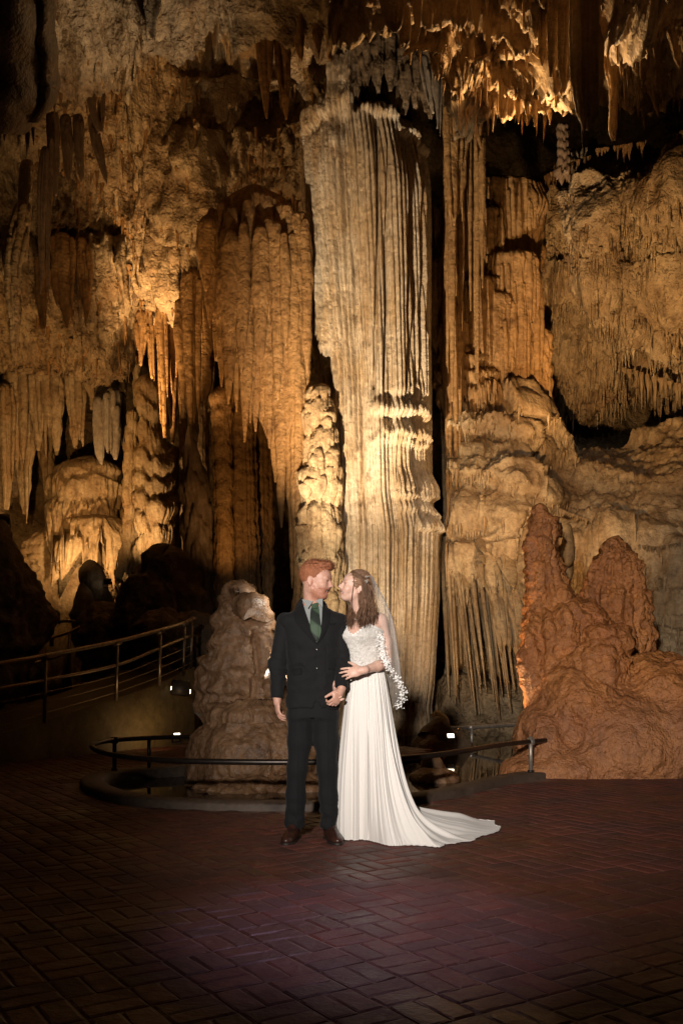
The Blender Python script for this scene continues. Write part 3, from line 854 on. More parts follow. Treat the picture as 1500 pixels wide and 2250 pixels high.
# ---- grey-white drapery at the back left
formation('grey_drapery', 'grey-white hanging drapery in front of the terraced flowstone', 'stalactite', 'grey', [
    dict(path=[(216, 870, 36), (220, 940, 40), (222, 1000, 30), (224, 1020, 8)], D=22.3, seed=55, n=9, amp=0.12, lump=0.1),
    dict(path=[(250, 850, 40), (252, 930, 46), (252, 985, 34), (254, 1010, 10)], D=22.0, seed=56, n=9, amp=0.12, lump=0.1),
    dict(path=[(236, 860, 26), (236, 950, 26), (237, 994, 6)], D=21.9, seed=57, n=7, amp=0.12, lump=0.1),
    dict(path=[(268, 860, 26), (270, 940, 24), (272, 980, 6)], D=22.2, seed=58, n=7, amp=0.12, lump=0.1)], split=3)

# ---- terraced flowstone dome, far left
formation('terraced_flowstone', 'wide golden terraced flowstone dome with arched fluted skirts', 'flowstone', 'tan', [
    dict(path=[(200, 1000, 60), (194, 1016, 120), (190, 1040, 165), (188, 1080, 182), (190, 1100, 186), (190, 1152, 176)], D=23.6, seed=60, n=60, amp=0.05, depth=0.6, tiers=3, tier_amp=0.10, lump=0.08, nth=220, nz=150, part='terrace'),
    dict(path=[(205, 1128, 60), (206, 1142, 130), (206, 1165, 160), (205, 1200, 172)], D=23.2, seed=61, n=54, amp=0.05, depth=0.6, tiers=1, tier_amp=0.10, lump=0.08, nth=220, nz=80, part='terrace')])
formation('stepped_cliff', 'honey coloured cliff of wavy horizontal ledges below the terraced dome', 'flowstone', 'tan', [
    dict(path=[(160, 1150, 200), (160, 1220, 206), (164, 1320, 214), (170, 1430, 220)], D=24.4, seed=62, n=16, amp=0.05, depth=0.5, tiers=15, tier_amp=0.06, lump=0.16, nth=240, nz=240, part='cliff')])

# ---- left edge hangings
formation('ribbed_stalactite', 'long ribbed stalactite at the left edge, its lower end lit gold', 'stalactite', 'tan', [
    dict(path=[(52, 440, 40), (42, 500, 56), (36, 560, 48), (30, 590, 36), (32, 625, 44), (34, 690, 34), (33, 735, 27), (34, 775, 20), (36, 783, 6)], D=13.6, seed=63, n=11, amp=0.15, tiers=3, tier_amp=0.18, lump=0.08),
    dict(path=[(14, 490, 26), (10, 540, 24), (6, 600, 10)], D=13.8, seed=64, n=7, amp=0.12, lump=0.1),
    dict(path=[(62, 350, 44), (58, 420, 46), (56, 500, 34), (56, 570, 12)], D=13.9, seed=65, n=9, amp=0.15, lump=0.1)], split=3)
formation('twisted_stalactite', 'pair of dark curved fluted stalactites jutting from the left vault', 'stalactite', 'umber', [
    dict(path=[(194, 128, 28), (200, 190, 30), (204, 240, 26), (216, 275, 20), (222, 290, 8)], D=14.6, seed=66, n=9, amp=0.12, lump=0.05),
    dict(path=[(222, 168, 24), (224, 210, 24), (224, 260, 22), (222, 290, 12)], D=14.7, seed=67, n=9, amp=0.12, lump=0.05)], split=2)
formation('organ_pipe_drapery', 'dark red-brown row of organ pipe flutes under the left vault', 'stalactite', 'umber', [
    dict(path=[(118, 245, 36), (120, 300, 34), (122, 380, 26), (124, 430, 8)], D=15.0, seed=68, n=9, amp=0.15, lump=0.06),
    dict(path=[(145, 250, 34), (148, 310, 34), (150, 370, 24), (152, 400, 6)], D=15.1, seed=69, n=9, amp=0.15, lump=0.06),
    dict(path=[(172, 250, 34), (174, 320, 32), (178, 380, 20), (180, 402, 6)], D=15.2, seed=70, n=9, amp=0.15, lump=0.06),
    dict(path=[(204, 250, 32), (214, 320, 34), (226, 370, 18), (231, 398, 4)], D=15.2, seed=71, n=9, amp=0.12, lump=0.06),
    dict(path=[(100, 320, 24), (94, 420, 28), (92, 520, 22), (94, 600, 14), (90, 645, 4)], D=14.6, seed=72, n=7, amp=0.14, lump=0.06),
    dict(path=[(112, 300, 20), (110, 400, 18), (106, 500, 14), (108, 640, 4)], D=14.8, seed=73, n=7, amp=0.14, lump=0.06)], split=3)
formation('rusty_drapery', 'rust brown drapery merging into the lit vault rock at the left', 'stalactite', 'brown', [
    dict(path=[(135, 510, 60), (140, 580, 62), (142, 650, 44), (146, 720, 10)], D=17.4, seed=74, n=12, amp=0.1, lump=0.2),
    dict(path=[(176, 520, 46), (186, 600, 44), (190, 670, 24), (192, 700, 6)], D=17.8, seed=75, n=9, amp=0.1, lump=0.2),
    dict(path=[(90, 560, 40), (92, 640, 40), (96, 720, 16)], D=17.0, seed=76, n=9, amp=0.1, lump=0.2)], split=4)

# small stalactites on the lit vault, silhouetted
def small_st(path, D, seed, label, mat='umber', name='stalactite', group=None, **k):
    kw = dict(n=8, amp=0.1, lump=0.12, nth=44, nz=46); kw.update(k)
    V, Fc = lobe(path, D, seed=seed, **kw)
    return tag(tri_obj(name, V, Fc, M[mat]), label, 'stalactite', group)
small_st([(398, 500, 26), (400, 540, 22), (398, 575, 12), (397, 588, 3)], 18.4, 80, 'small dark stalactite against the bright patch of vault beside the brown curtain')
small_st([(300, 605, 20), (300, 630, 16), (296, 655, 10), (294, 664, 3)], 19.0, 81, 'stubby dark stalactite at the brightest lower patch of the left vault')
small_st([(262, 655, 18), (264, 690, 14), (262, 720, 4)], 19.3, 82, 'little dark stalactite left of the blade cluster')

# ---- curtains beside the column top
formation('top_drapery', 'brown folded drapery hanging above and left of the column top', 'stalactite', 'brown', [
    dict(path=[(575, -40, 50), (578, 60, 52), (580, 150, 40), (584, 220, 22), (586, 260, 6)], D=14.2, seed=83, n=8, amp=0.12, lump=0.1),
    dict(path=[(615, -40, 54), (618, 60, 52), (622, 160, 42), (626, 230, 24), (628, 262, 6)], D=14.3, seed=84, n=8, amp=0.12, lump=0.1),
    dict(path=[(652, -40, 48), (654, 30, 46), (658, 90, 34), (662, 130, 10)], D=14.0, seed=85, n=8, amp=0.12, lump=0.1),
    dict(path=[(690, -40, 34), (694, 40, 34), (698, 90, 24), (700, 118, 6)], D=14.0, seed=86, n=7, amp=0.12, lump=0.1),
    dict(path=[(722, -40, 30), (724, 60, 30), (726, 130, 14)], D=14.3, seed=87, n=7, amp=0.12, lump=0.1)], split=3)
small_st([(470, -20, 26), (472, 40, 22), (473, 100, 12), (473, 128, 3)], 13.2, 88, 'single thin stalactite beside the pale ceiling boss at the top left', 'tan')
formation('grey_folded_drapery', 'grey folded drapery right of the column top', 'stalactite', 'grey', [
    dict(path=[(930, 120, 30), (938, 170, 34), (946, 220, 22), (952, 250, 8)], D=15.2, seed=89, n=8, amp=0.15, lump=0.1),
    dict(path=[(958, 105, 34), (962, 160, 30), (962, 230, 18), (961, 283, 4)], D=15.0, seed=90, n=8, amp=0.15, lump=0.1),
    dict(path=[(985, 110, 30), (990, 150, 34), (998, 200, 18)], D=15.0, seed=91, n=8, amp=0.15, lump=0.1)], split=3)
formation('amber_drapery', 'amber brown drapery falling beside the right edge of the great column', 'stalactite', 'brown', [
    dict(path=[(985, 180, 40), (990, 300, 48), (992, 400, 40), (996, 470, 20), (998, 495, 6)], D=15.8, seed=92, n=10, amp=0.12, lump=0.12),
    dict(path=[(1018, 240, 44), (1016, 320, 40), (1012, 400, 34), (1004, 470, 10)], D=15.9, seed=93, n=9, amp=0.12, lump=0.12),
    dict(path=[(1050, 250, 26), (1046, 290, 20), (1056, 325, 6)], D=15.6, seed=94, n=7, amp=0.12, lump=0.12)], split=3)
# bell shaped ones at the top centre
formation('bell_stalactite', 'bell shaped translucent looking stalactite at the top edge right of the column', 'stalactite', 'tan', [
    dict(path=[(860, -60, 60), (862, 0, 58), (864, 40, 50), (866, 60, 34), (868, 70, 10)], D=11.2, seed=95, n=6, amp=0.12, lump=0.06),
    dict(path=[(888, 10, 26), (889, 60, 28), (888, 90, 24), (886, 96, 14)], D=11.6, seed=96, n=5, amp=0.10, lump=0.06)])
small_st([(916, -40, 30), (918, 30, 22), (917, 70, 12), (915, 92, 3)], 11.5, 97, 'pointed stalactite right beside the bell shaped one at the top edge', 'tan')

# big bundle at the top right
formation('bundled_stalactite', 'big bundle of fused wet stalactites hanging at the top right', 'stalactite', 'tan', [
    dict(path=[(1292, -60, 66), (1292, 60, 62), (1292, 160, 62), (1292, 220, 58), (1294, 262, 44), (1288, 284, 14)], D=11.2, seed=98, n=7, amp=0.16, lump=0.06, depth=0.9, mat='umber'),
    dict(path=[(1262, -60, 40), (1262, 80, 38), (1266, 180, 34), (1274, 250, 22), (1280, 275, 6)], D=11.1, seed=99, n=6, amp=0.14, lump=0.1),
    dict(path=[(1236, -60, 36), (1236, 60, 36), (1236, 150, 30), (1238, 190, 14), (1238, 205, 4)], D=11.4, seed=100, n=6, amp=0.14, lump=0.12),
    dict(path=[(1214, -60, 34), (1214, 60, 32), (1212, 130, 26), (1210, 170, 8)], D=11.6, seed=101, n=6, amp=0.14, lump=0.12),
    dict(path=[(1194, -60, 30), (1192, 60, 26), (1190, 120, 18), (1190, 145, 4)], D=11.8, seed=102, n=6, amp=0.14, lump=0.12),
    dict(path=[(1320, -60, 30), (1318, 100, 26), (1316, 190, 20), (1312, 230, 6)], D=11.5, seed=103, n=6, amp=0.14, lump=0.1, mat='umber')], split=3)
formation('knobbed_stalactite', 'knobbly crooked stalactite right of the big wet bundle', 'stalactite', 'tan', [
    dict(path=[(1340, 20, 40), (1338, 100, 38), (1344, 160, 46), (1346, 190, 26), (1346, 240, 26), (1346, 290, 24), (1348, 306, 12)], D=12.6, seed=104, n=7, amp=0.08, lump=0.22),
    dict(path=[(1330, 60, 20), (1330, 120, 18), (1332, 165, 5)], D=12.4, seed=105, n=6, amp=0.08, lump=0.2)], split=2)
small_st([(1366, 10, 34), (1380, 80, 30), (1392, 140, 20), (1398, 165, 5)], 12.4, 106, 'slanting rough stalactite between the knobbly one and the top right corner', 'tan', lump=.2)
formation('corner_stalactite', 'rough pair of stalactites in the top right corner', 'stalactite', 'tan', [
    dict(path=[(1462, -40, 40), (1470, 60, 34), (1486, 130, 20), (1496, 155, 5)], D=12.0, seed=107, n=7, amp=0.12, lump=0.2),
    dict(path=[(1492, -40, 40), (1500, 60, 36), (1506, 110, 16)], D=12.2, seed=108, n=7, amp=0.12, lump=0.2)], split=2)
for k, (x, y0, y1, w_, t_) in enumerate(((1044, -40, 80, 30, 'short thick stalactite'), (1070, -40, 125, 26, 'long thin stalactite'), (1098, 90, 170, 16, 'small stalactite'), (1100, 150, 260, 14, 'needle stalactite'), (1136, 200, 272, 18, 'blunt stalactite'), (1150, 40, 110, 22, 'stubby stalactite'), (1172, 225, 278, 16, 'short stalactite'), (1205, 220, 274, 14, 'little stalactite'))):
    where = ('at the top edge above the knobbly ceiling', 'with a dark tip at the top edge of the knobbly ceiling', 'on the bright knobbly ceiling below the long thin one', 'over the left dark void', 'at the lower rim of the bright ceiling over the void', 'left of the big wet bundle near the top edge', 'on the ceiling rim nearest the wet bundle tip', 'in the shadow behind the wet bundle')[k]
    small_st([(x, y0, w_), (x + 1, y0 + (y1 - y0) * 0.5, w_ * 0.75), (x + 2, y0 + (y1 - y0) * 0.85, w_ * 0.35), (x + 2, y1, 3)], 12.6 + 0.25 * (k % 3) + (0.9 if y0 > 80 else -0.6), 110 + k, t_ + ' ' + where, 'tan')
formation('void_column', 'thin knobbly column standing in the dark void on the right', 'column', 'umber', [
    dict(path=[(1236, 270, 30), (1236, 310, 24), (1238, 350, 26), (1234, 385, 34)], D=17.6, seed=119, n=8, amp=0.08, tiers=6, tier_amp=0.3, lump=0.2)])

# ---- wall of organ flutes right of the column
def organ_wall():
    rs = np.random.RandomState(77)
    L = []
    for k, (x, y0, y1, w_, D, mm) in enumerate(((1100, 392, 600, 190, 17.95, 'brown'), (1012, 440, 620, 120, 17.8, 'brown'), (1066, 452, 600, 84, 17.6, 'brown'), (1010, 565, 775, 130, 17.55, 'brown'), (1122, 552, 886, 136, 17.5, 'brown'), (1056, 604, 790, 96, 17.35, 'brown'), (1150, 560, 700, 70, 17.4, 'brown'), (1090, 640, 884, 70, 17.3, 'brown'), (1000, 700, 900, 70, 17.3, 'brown'))):
        L.append(dict(path=[(x, y0, w_ * 0.85), (x + 1, y0 + 12, w_), (x + 2, (y0 + y1) / 2, w_ * 0.96), (x + 3, y1 - 30, w_ * 0.86), (x + 4, y1, w_ * 0.7)], D=D, seed=200 + k, n=int(w_ * 0.40), amp=0.24, lump=0.20, nth=int(w_ * 1.5) + 60, nz=int((y1 - y0) * 0.5), mat=mm, depth=0.42, dome=0.35, rag=0.35))
        for q in range(int(w_ / 11)):
            xx = x + rs.uniform(-0.48, 0.48) * w_; ya = y0 + rs.uniform(0, 0.35) * (y1 - y0); yb = y1 - rs.uniform(-0.08, 0.4) * (y1 - y0); ww = rs.uniform(8, 20)
            L.append(dict(path=[(xx, ya, ww * 0.6), (xx + 1, ya + 0.3 * (yb - ya), ww), (xx + 2, ya + 0.75 * (yb - ya), ww * 0.7), (xx + 2, yb, ww * 0.15)], D=D - 0.42 * w_ / F * D / 2 * math.sqrt(max(0.02, 1 - ((xx - x) / (0.5 * w_)) ** 2)) * 0.9, seed=700 + 20 * k + q, n=5, amp=0.16, lump=0.12, nth=22, nz=int(max(24, (yb - ya) * 0.3)), mat=mm))
    L.append(dict(path=[(1012, 752, 60), (1020, 790, 120), (1030, 830, 150), (1040, 880, 150)], D=17.5, seed=128, n=60, amp=0.09, tiers=4, tier_amp=0.16, lump=0.2, nth=220))
    L.append(dict(path=[(1188, 720, 46), (1190, 770, 50), (1188, 866, 46)], D=17.6, seed=127, n=22, amp=0.14, tiers=4, tier_amp=0.16, lump=0.14, mat='brown'))
    formation('organ_wall', 'tall dim wall of organ pipe flutes stacked in tiers right of the column', 'flowstone', 'brown', L, part='flute_panel')
organ_wall()

# ---- long thin curtains just right of the column
def rods():
    rs = np.random.RandomState(12)
    L = []
    for k, (x0, y0, x1, y1, w0) in enumerate(((988, 830, 1000, 1330, 22), (1004, 840, 1020, 1250, 26), (1022, 850, 1034, 1180, 22), (1036, 860, 1046, 1140, 18), (984, 880, 990, 1420, 16), (1000, 900, 1012, 1460, 16), (1046, 900, 1054, 1120, 16), (1018, 960, 1036, 1420, 18))):
        L.append(dict(path=[(x0, y0 - 50, w0 * 0.8), (x0 * 0.8 + x1 * 0.2, y0 * 0.8 + y1 * 0.2, w0), (x0 * 0.4 + x1 * 0.6, y0 * 0.4 + y1 * 0.6, w0 * 0.8), (x1, y1, w0 * 0.3)], D=16.85 + 0.05 * k, seed=130 + k, back=0.9, tilt=-0.9, n=7, amp=0.16, lump=0.06, nth=60, nz=180))
    formation('thin_curtain', 'long thin golden curtains in a dark cleft right of the column', 'stalactite', 'tan', L)
    # fan of rods hanging over the pool
    L = []
    for k in range(76):
        x = 980 + (k * 37 % 76) / 76 * 184 + rs.uniform(-2, 2)
        y1 = rs.choice([1400, 1460, 1520, 1560, 1500, 1545]) + rs.uniform(-30, 20); y1 = min(y1, 1580)
        y0 = 1120 + rs.uniform(-20, 70); x1 = x + (y1 - y0) * 0.085 * (1 if x > 1000 else 0.4) + rs.uniform(-6, 6)
        w0 = rs.uniform(6, 13)
        L.append(dict(path=[(x, y0, w0 * 1.4), (x * 0.8 + x1 * 0.2, y0 * 0.8 + y1 * 0.2, w0), (x * 0.4 + x1 * 0.6, y0 * 0.4 + y1 * 0.6, w0 * 0.8), (x1, y1, 2.5)], D=16.4 + rs.uniform(-0.45, 0.6), seed=150 + k, back=0.75, tilt=-0.75, n=5, amp=0.14, lump=0.12, nth=12, nz=60))
    formation('rod_fan', 'fan of long golden rods hanging over the back of the pool', 'stalactite', 'tan', L)
rods()
formation('lit_drapery', 'brightly lit ragged drapery behind the left flank of the orange stalagmite', 'stalactite', 'tan', [
    dict(path=[(1120, 1150, 90), (1124, 1230, 104), (1128, 1300, 92), (1132, 1360, 60), (1136, 1440, 12)], D=15.9, seed=180, back=0.8, tilt=-0.8, n=16, amp=0.14, lump=0.12, nth=150),
    dict(path=[(1152, 1160, 60), (1152, 1280, 64), (1150, 1360, 40), (1150, 1430, 8)], D=15.8, seed=181, back=0.8, tilt=-0.8, n=12, amp=0.14, lump=0.12),
    dict(path=[(1098, 1190, 40), (1102, 1320, 36), (1106, 1400, 14), (1108, 1420, 4)], D=15.8, seed=182, back=0.8, tilt=-0.8, n=9, amp=0.14, lump=0.12),
    dict(path=[(1080, 1120, 70), (1084, 1200, 80), (1084, 1260, 60), (1086, 1300, 20)], D=16.1, seed=183, back=0.8, tilt=-0.8, n=14, amp=0.12, lump=0.12)], split=5)


# ---- fringes: rows of little stalactites under ledges; each fringe is one thing, each spike a part
def fringe(label, line, D, cnt, lmin, lmax, wpx, mat, seed, name='stalactite_fringe'):
    rs = np.random.RandomState(seed)
    line = np.asarray(line, float)
    s = np.concatenate([[0], np.cumsum(np.hypot(*np.diff(line[:, :2], axis=0).T))])
    c = P(line[:, 0].mean(), line[:, 1].mean(), D if np.isscalar(D) else np.mean(D))
    e = empty(name, c, label, 'stalactites')
    shared = []
    for v in range(5):
        q = rs.uniform(0.8, 1.2, 3)
        V, Fc = lobe([(750, 1459, 100), (750 + 4 * rs.randn(), 1459 + 250 * q[0], 84), (750 + 6 * rs.randn(), 1459 + 600, 46 * q[1]), (750 + 6 * rs.randn(), 1459 + 900, 22 * q[2]), (750, 1459 + 1000, 4)], 2.1, seed=seed + v, n=7, amp=0.1, lump=0.16, nth=12, nz=14, front=0.6, dome=False, fine=0.0)
        V = V - np.array([0, 2.1, EYE]); V = V * np.array([10, 10, 1.0])          # unit width 1, unit length 1
        Fc = np.asarray(Fc); T = np.vstack([Fc[:, [0, 1, 2]], Fc[Fc[:, 2] != Fc[:, 3]][:, [0, 2, 3]]])
        me = bpy.data.meshes.new('spike'); me.from_pydata(V.tolist(), [], T.tolist()); me.materials.append(M[mat])
        me.polygons.foreach_set('use_smooth', np.ones(len(me.polygons), bool)); shared.append(me)
    for k in range(cnt):
        u = (k + rs.uniform(0.1, 0.9)) / cnt * s[-1]
        x = np.interp(u, s, line[:, 0]); y = np.interp(u, s, line[:, 1])
        Dk = (D if np.isscalar(D) else np.interp(x, [line[0, 0], line[-1, 0]], D)) + rs.uniform(-0.12, 0.12)
        L = (rs.uniform(0, 1) ** 1.6 * (lmax - lmin) + lmin) * (0.35 + 1.3 * abs(float(vn(u * 0.03 + seed, 1.5, 2.5))))
        if rs.rand() < 0.12: continue
        o = bpy.data.objects.new('spike', shared[k % 5]); COL.objects.link(o); o.parent = e
        o.location = P(x, y - 4, Dk) - c
        wd = wpx * rs.uniform(0.6, 1.3) / F * Dk
        o.scale = (wd, wd, L / F * Dk)
        o.rotation_euler = (rs.uniform(-.03, .03), rs.uniform(-.05, .05), rs.uniform(-0.6, 0.6))
fringe('row of short pale stalactites under the curved flowstone lip behind the orange stalagmite', [(1225, 1120), (1270, 1138), (1320, 1152), (1370, 1165), (1420, 1168)], [16.3, 16.0], 44, 12, 34, 9, 'tan', 300)
fringe('long thin stalactites hanging from the dim ledge under the left dark void', [(1150, 412), (1190, 394), (1250, 362), (1310, 342)], [18.25, 17.75], 40, 14, 110, 9, 'brown', 320)
fringe('short stalactites along the ledge under the right dark void', [(1310, 332), (1400, 318), (1460, 308), (1520, 302)], [17.55, 16.95], 30, 10, 75, 11, 'brown', 340)
fringe('dark jagged stalactites across the middle of the right overhang', [(1190, 600), (1250, 566), (1310, 590), (1370, 556), (1430, 596), (1510, 580)], [18.4, 17.2], 46, 10, 60, 10, 'umber', 360)
fringe('pale ragged stalactites hanging below the bright band of the right overhang', [(1290, 690), (1350, 680), (1420, 690), (1500, 705)], [19.0, 18.2], 36, 14, 62, 12, 'wall', 380)
fringe('stalactites at the lower lip of the right overhang above the dark recess', [(1215, 790), (1260, 800), (1320, 800), (1400, 820), (1500, 850)], [20.4, 19.0], 24, 20, 110, 14, 'tan', 400)
fringe('tiny stalactites under the rounded lip right of the orange hump', [(1400, 1200), (1440, 1205), (1500, 1195)], [15.6, 15.2], 22, 14, 40, 9, 'tan', 420)
fringe('short fringe under the dark arch left of the great column', [(500, 425), (540, 390), (590, 375), (640, 370)], [16.8, 16.6], 30, 12, 46, 9, 'brown', 440)
fringe('thin spikes hanging from the pale ceiling boss at the top left', [(420, 62), (480, 58), (520, 80), (560, 85)], [14.6, 14.8], 20, 16, 54, 9, 'brown', 460)
fringe('small stalactites under the dark lobe in the upper left corner', [(0, 275), (40, 288), (75, 285)], [11.3, 11.8], 12, 24, 90, 10, 'umber', 480)
fringe('small spikes under the lower rim of the knobbly ceiling', [(1030, 255), (1090, 250), (1160, 262), (1240, 245)], [14.9, 14.7], 26, 10, 40, 9, 'tan', 500)
fringe('fringe of drips under the lower edge of the left vault', [(150, 770), (230, 745), (290, 690)], [21.2, 20.8], 20, 16, 60, 10, 'brown', 520)


def straws(name, label, sheet, n, box, lmin, lmax, wpx, mat, seed):
    """countless little straws under the knobs of a rock face"""
    rs = np.random.RandomState(seed)
    X = SHEETS[sheet]
    px = CX + F * X[..., 0] / X[..., 1]; py = HOR - F * (X[..., 2] - EYE) / X[..., 1]
    # candidates: places where the face turns under (normal looks down)
    nz_ = normals_grid(X)
    sg = np.sign((nz_ * -X).sum(-1).mean()); under = -(nz_[..., 2] * sg)
    ok = (px > box[0]) & (px < box[2]) & (py > box[1]) & (py < box[3]) & (under > 0.45)
    idx = np.argwhere(ok)
    if len(idx) == 0: return
    pick = idx[rs.randint(0, len(idx), n)]
    out = []
    th = np.linspace(0, 2 * np.pi, 5, endpoint=False)
    for r, c in pick:
        p = X[r, c]; D = p[1]
        L = (lmin + (lmax - lmin) * rs.rand() ** 2.5) / F * D; w_ = wpx * rs.uniform(0.5, 1.3) / F * D / 2
        prof = [(1.2, 0.12), (0.85, -0.25), (0.5, -0.65), (0.06, -1.0)]
        bx, by = rs.randn(2) * 0.05 * L
        V = np.vstack([np.stack([p[0] + np.cos(th) * w_ * a + bx * -z, p[1] + np.sin(th) * w_ * a + by * -z, np.full(5, p[2] + z * L)], -1) for a, z in prof])
        out.append((V, grid_faces(5, 4, True)))
    V, Fc = join(out)
    o = mesh_obj(name, V, Fc, M[mat])
    tag(o, label, 'stalactites', kind='stuff')


straws('straw_stalactites', 'countless small straws under the knobs of the left vault', 'vault_wall', 500, (80, 130, 700, 800), 8, 60, 9, 'brown', 1)
straws('straw_stalactites', 'countless small straws over the lower half of the right overhang', 'overhang_wall', 1500, (1180, 420, 1600, 900), 8, 64, 8, 'wall', 2)
straws('straw_stalactites', 'countless small straws among the knobs of the upper right ceiling', 'ceiling_rock', 420, (880, -60, 1600, 290), 8, 60, 9, 'tan', 3)
straws('straw_stalactites', 'countless small drips on the flowstone slope behind the orange stalagmite', 'flowstone_slope', 1100, (980, 860, 1520, 1450), 8, 40, 8, 'tan', 4)


def back_left():
    rs = np.random.RandomState(31)
    L = []
    for k, (x, y0, y1, w_, D) in enumerate(((30, 800, 1010, 60, 23.5), (80, 830, 990, 50, 23.8), (120, 800, 1000, 56, 23.6), (160, 810, 985, 52, 23.4), (50, 900, 1130, 60, 24.0), (10, 880, 1120, 50, 23.2), (100, 930, 1120, 46, 24.2), (196, 800, 900, 40, 23.2), (230, 790, 870, 34, 22.8), (270, 760, 860, 30, 22.4))):
        L.append(dict(path=[(x, y0 - 40, w_ * 0.8), (x + 2, y0 + 10, w_), (x + 4, (y0 + y1) / 2, w_ * 0.9), (x + 6, y1 - 30, w_ * 0.5), (x + 6, y1, w_ * 0.2)], D=D, seed=600 + k, n=16, amp=0.16, lump=0.25, nth=90, depth=0.6))
    formation('golden_drapery', 'mottled golden draperies covering the far left wall above the terraces', 'stalactite', 'tan', L, split=3)
    L = []
    for k, (x, y0, y1, w_, D) in enumerate(((400, 760, 1000, 26, 20.8), (300, 770, 900, 22, 21.2), (448, 880, 1250, 26, 19.4), (462, 700, 900, 22, 19.0), (352, 960, 1200, 20, 21.4), (408, 1000, 1220, 30, 20.6))):
        L.append(dict(path=[(x, y0, w_), (x + 1, (y0 + y1) / 2, w_ * 0.9), (x + 2, y1, w_ * 0.6)], D=D, seed=640 + k, n=9, amp=0.18, lump=0.16, tiers=4, tier_amp=0.14, nth=60))
    formation('slender_columns', 'slender lumpy columns in the gap between the golden tiered column and the curtain', 'column', 'tan', L, part='shaft')
back_left()


def column_head():
    L = []
    rs = np.random.RandomState(5)
    for k in range(16):
        x = 770 + k * 11.5 + rs.uniform(-5, 5); y1 = 205 + rs.uniform(-30, 45) + 0.12 * (x - 770); w_ = rs.uniform(20, 40)
        L.append(dict(path=[(x, 20, w_), (x + 1, 90, w_ * 1.1), (x + 2, y1 - 30, w_ * 0.8), (x + 2, y1, w_ * 0.3)], D=15.55 + rs.uniform(-0.1, 0.25), seed=820 + k, n=7, amp=0.2, lump=0.35, tiers=3, tier_amp=0.25, nth=40))
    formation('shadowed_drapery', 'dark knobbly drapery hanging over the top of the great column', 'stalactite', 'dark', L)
    L = []
    for k in range(13):
        x = 976 + k * 6.5 + rs.uniform(-3, 3); y0 = 250 + rs.uniform(-20, 60); y1 = rs.choice([470, 540, 620, 700, 860]) + rs.uniform(-40, 30); w_ = rs.uniform(12, 24)
        L.append(dict(path=[(x, y0, w_ * 0.8), (x + 1, y0 + 60, w_), (x + 2, (y0 + y1) / 2, w_ * 0.9), (x + 3, y1, w_ * 0.2)], D=16.7 + rs.uniform(-0.3, 0.4), seed=850 + k, n=6, amp=0.18, lump=0.2, nth=30))
    for k in range(9):
        x = 974 + k * 4.5; y0 = 560 + rs.uniform(-40, 120); y1 = rs.uniform(1000, 1250); w_ = rs.uniform(8, 15)
        L.append(dict(path=[(x, y0, w_ * 0.8), (x + 2, y0 + 60, w_), (x + 4, (y0 + y1) / 2, w_ * 0.9), (x + 6, y1, w_ * 0.3)], D=16.9 + rs.uniform(-0.2, 0.2), seed=880 + k, n=6, amp=0.18, lump=0.2, nth=24))
    formation('cleft_drapery', 'narrow brown draperies filling the dark cleft along the right edge of the great column', 'stalactite', 'brown', L)
column_head()
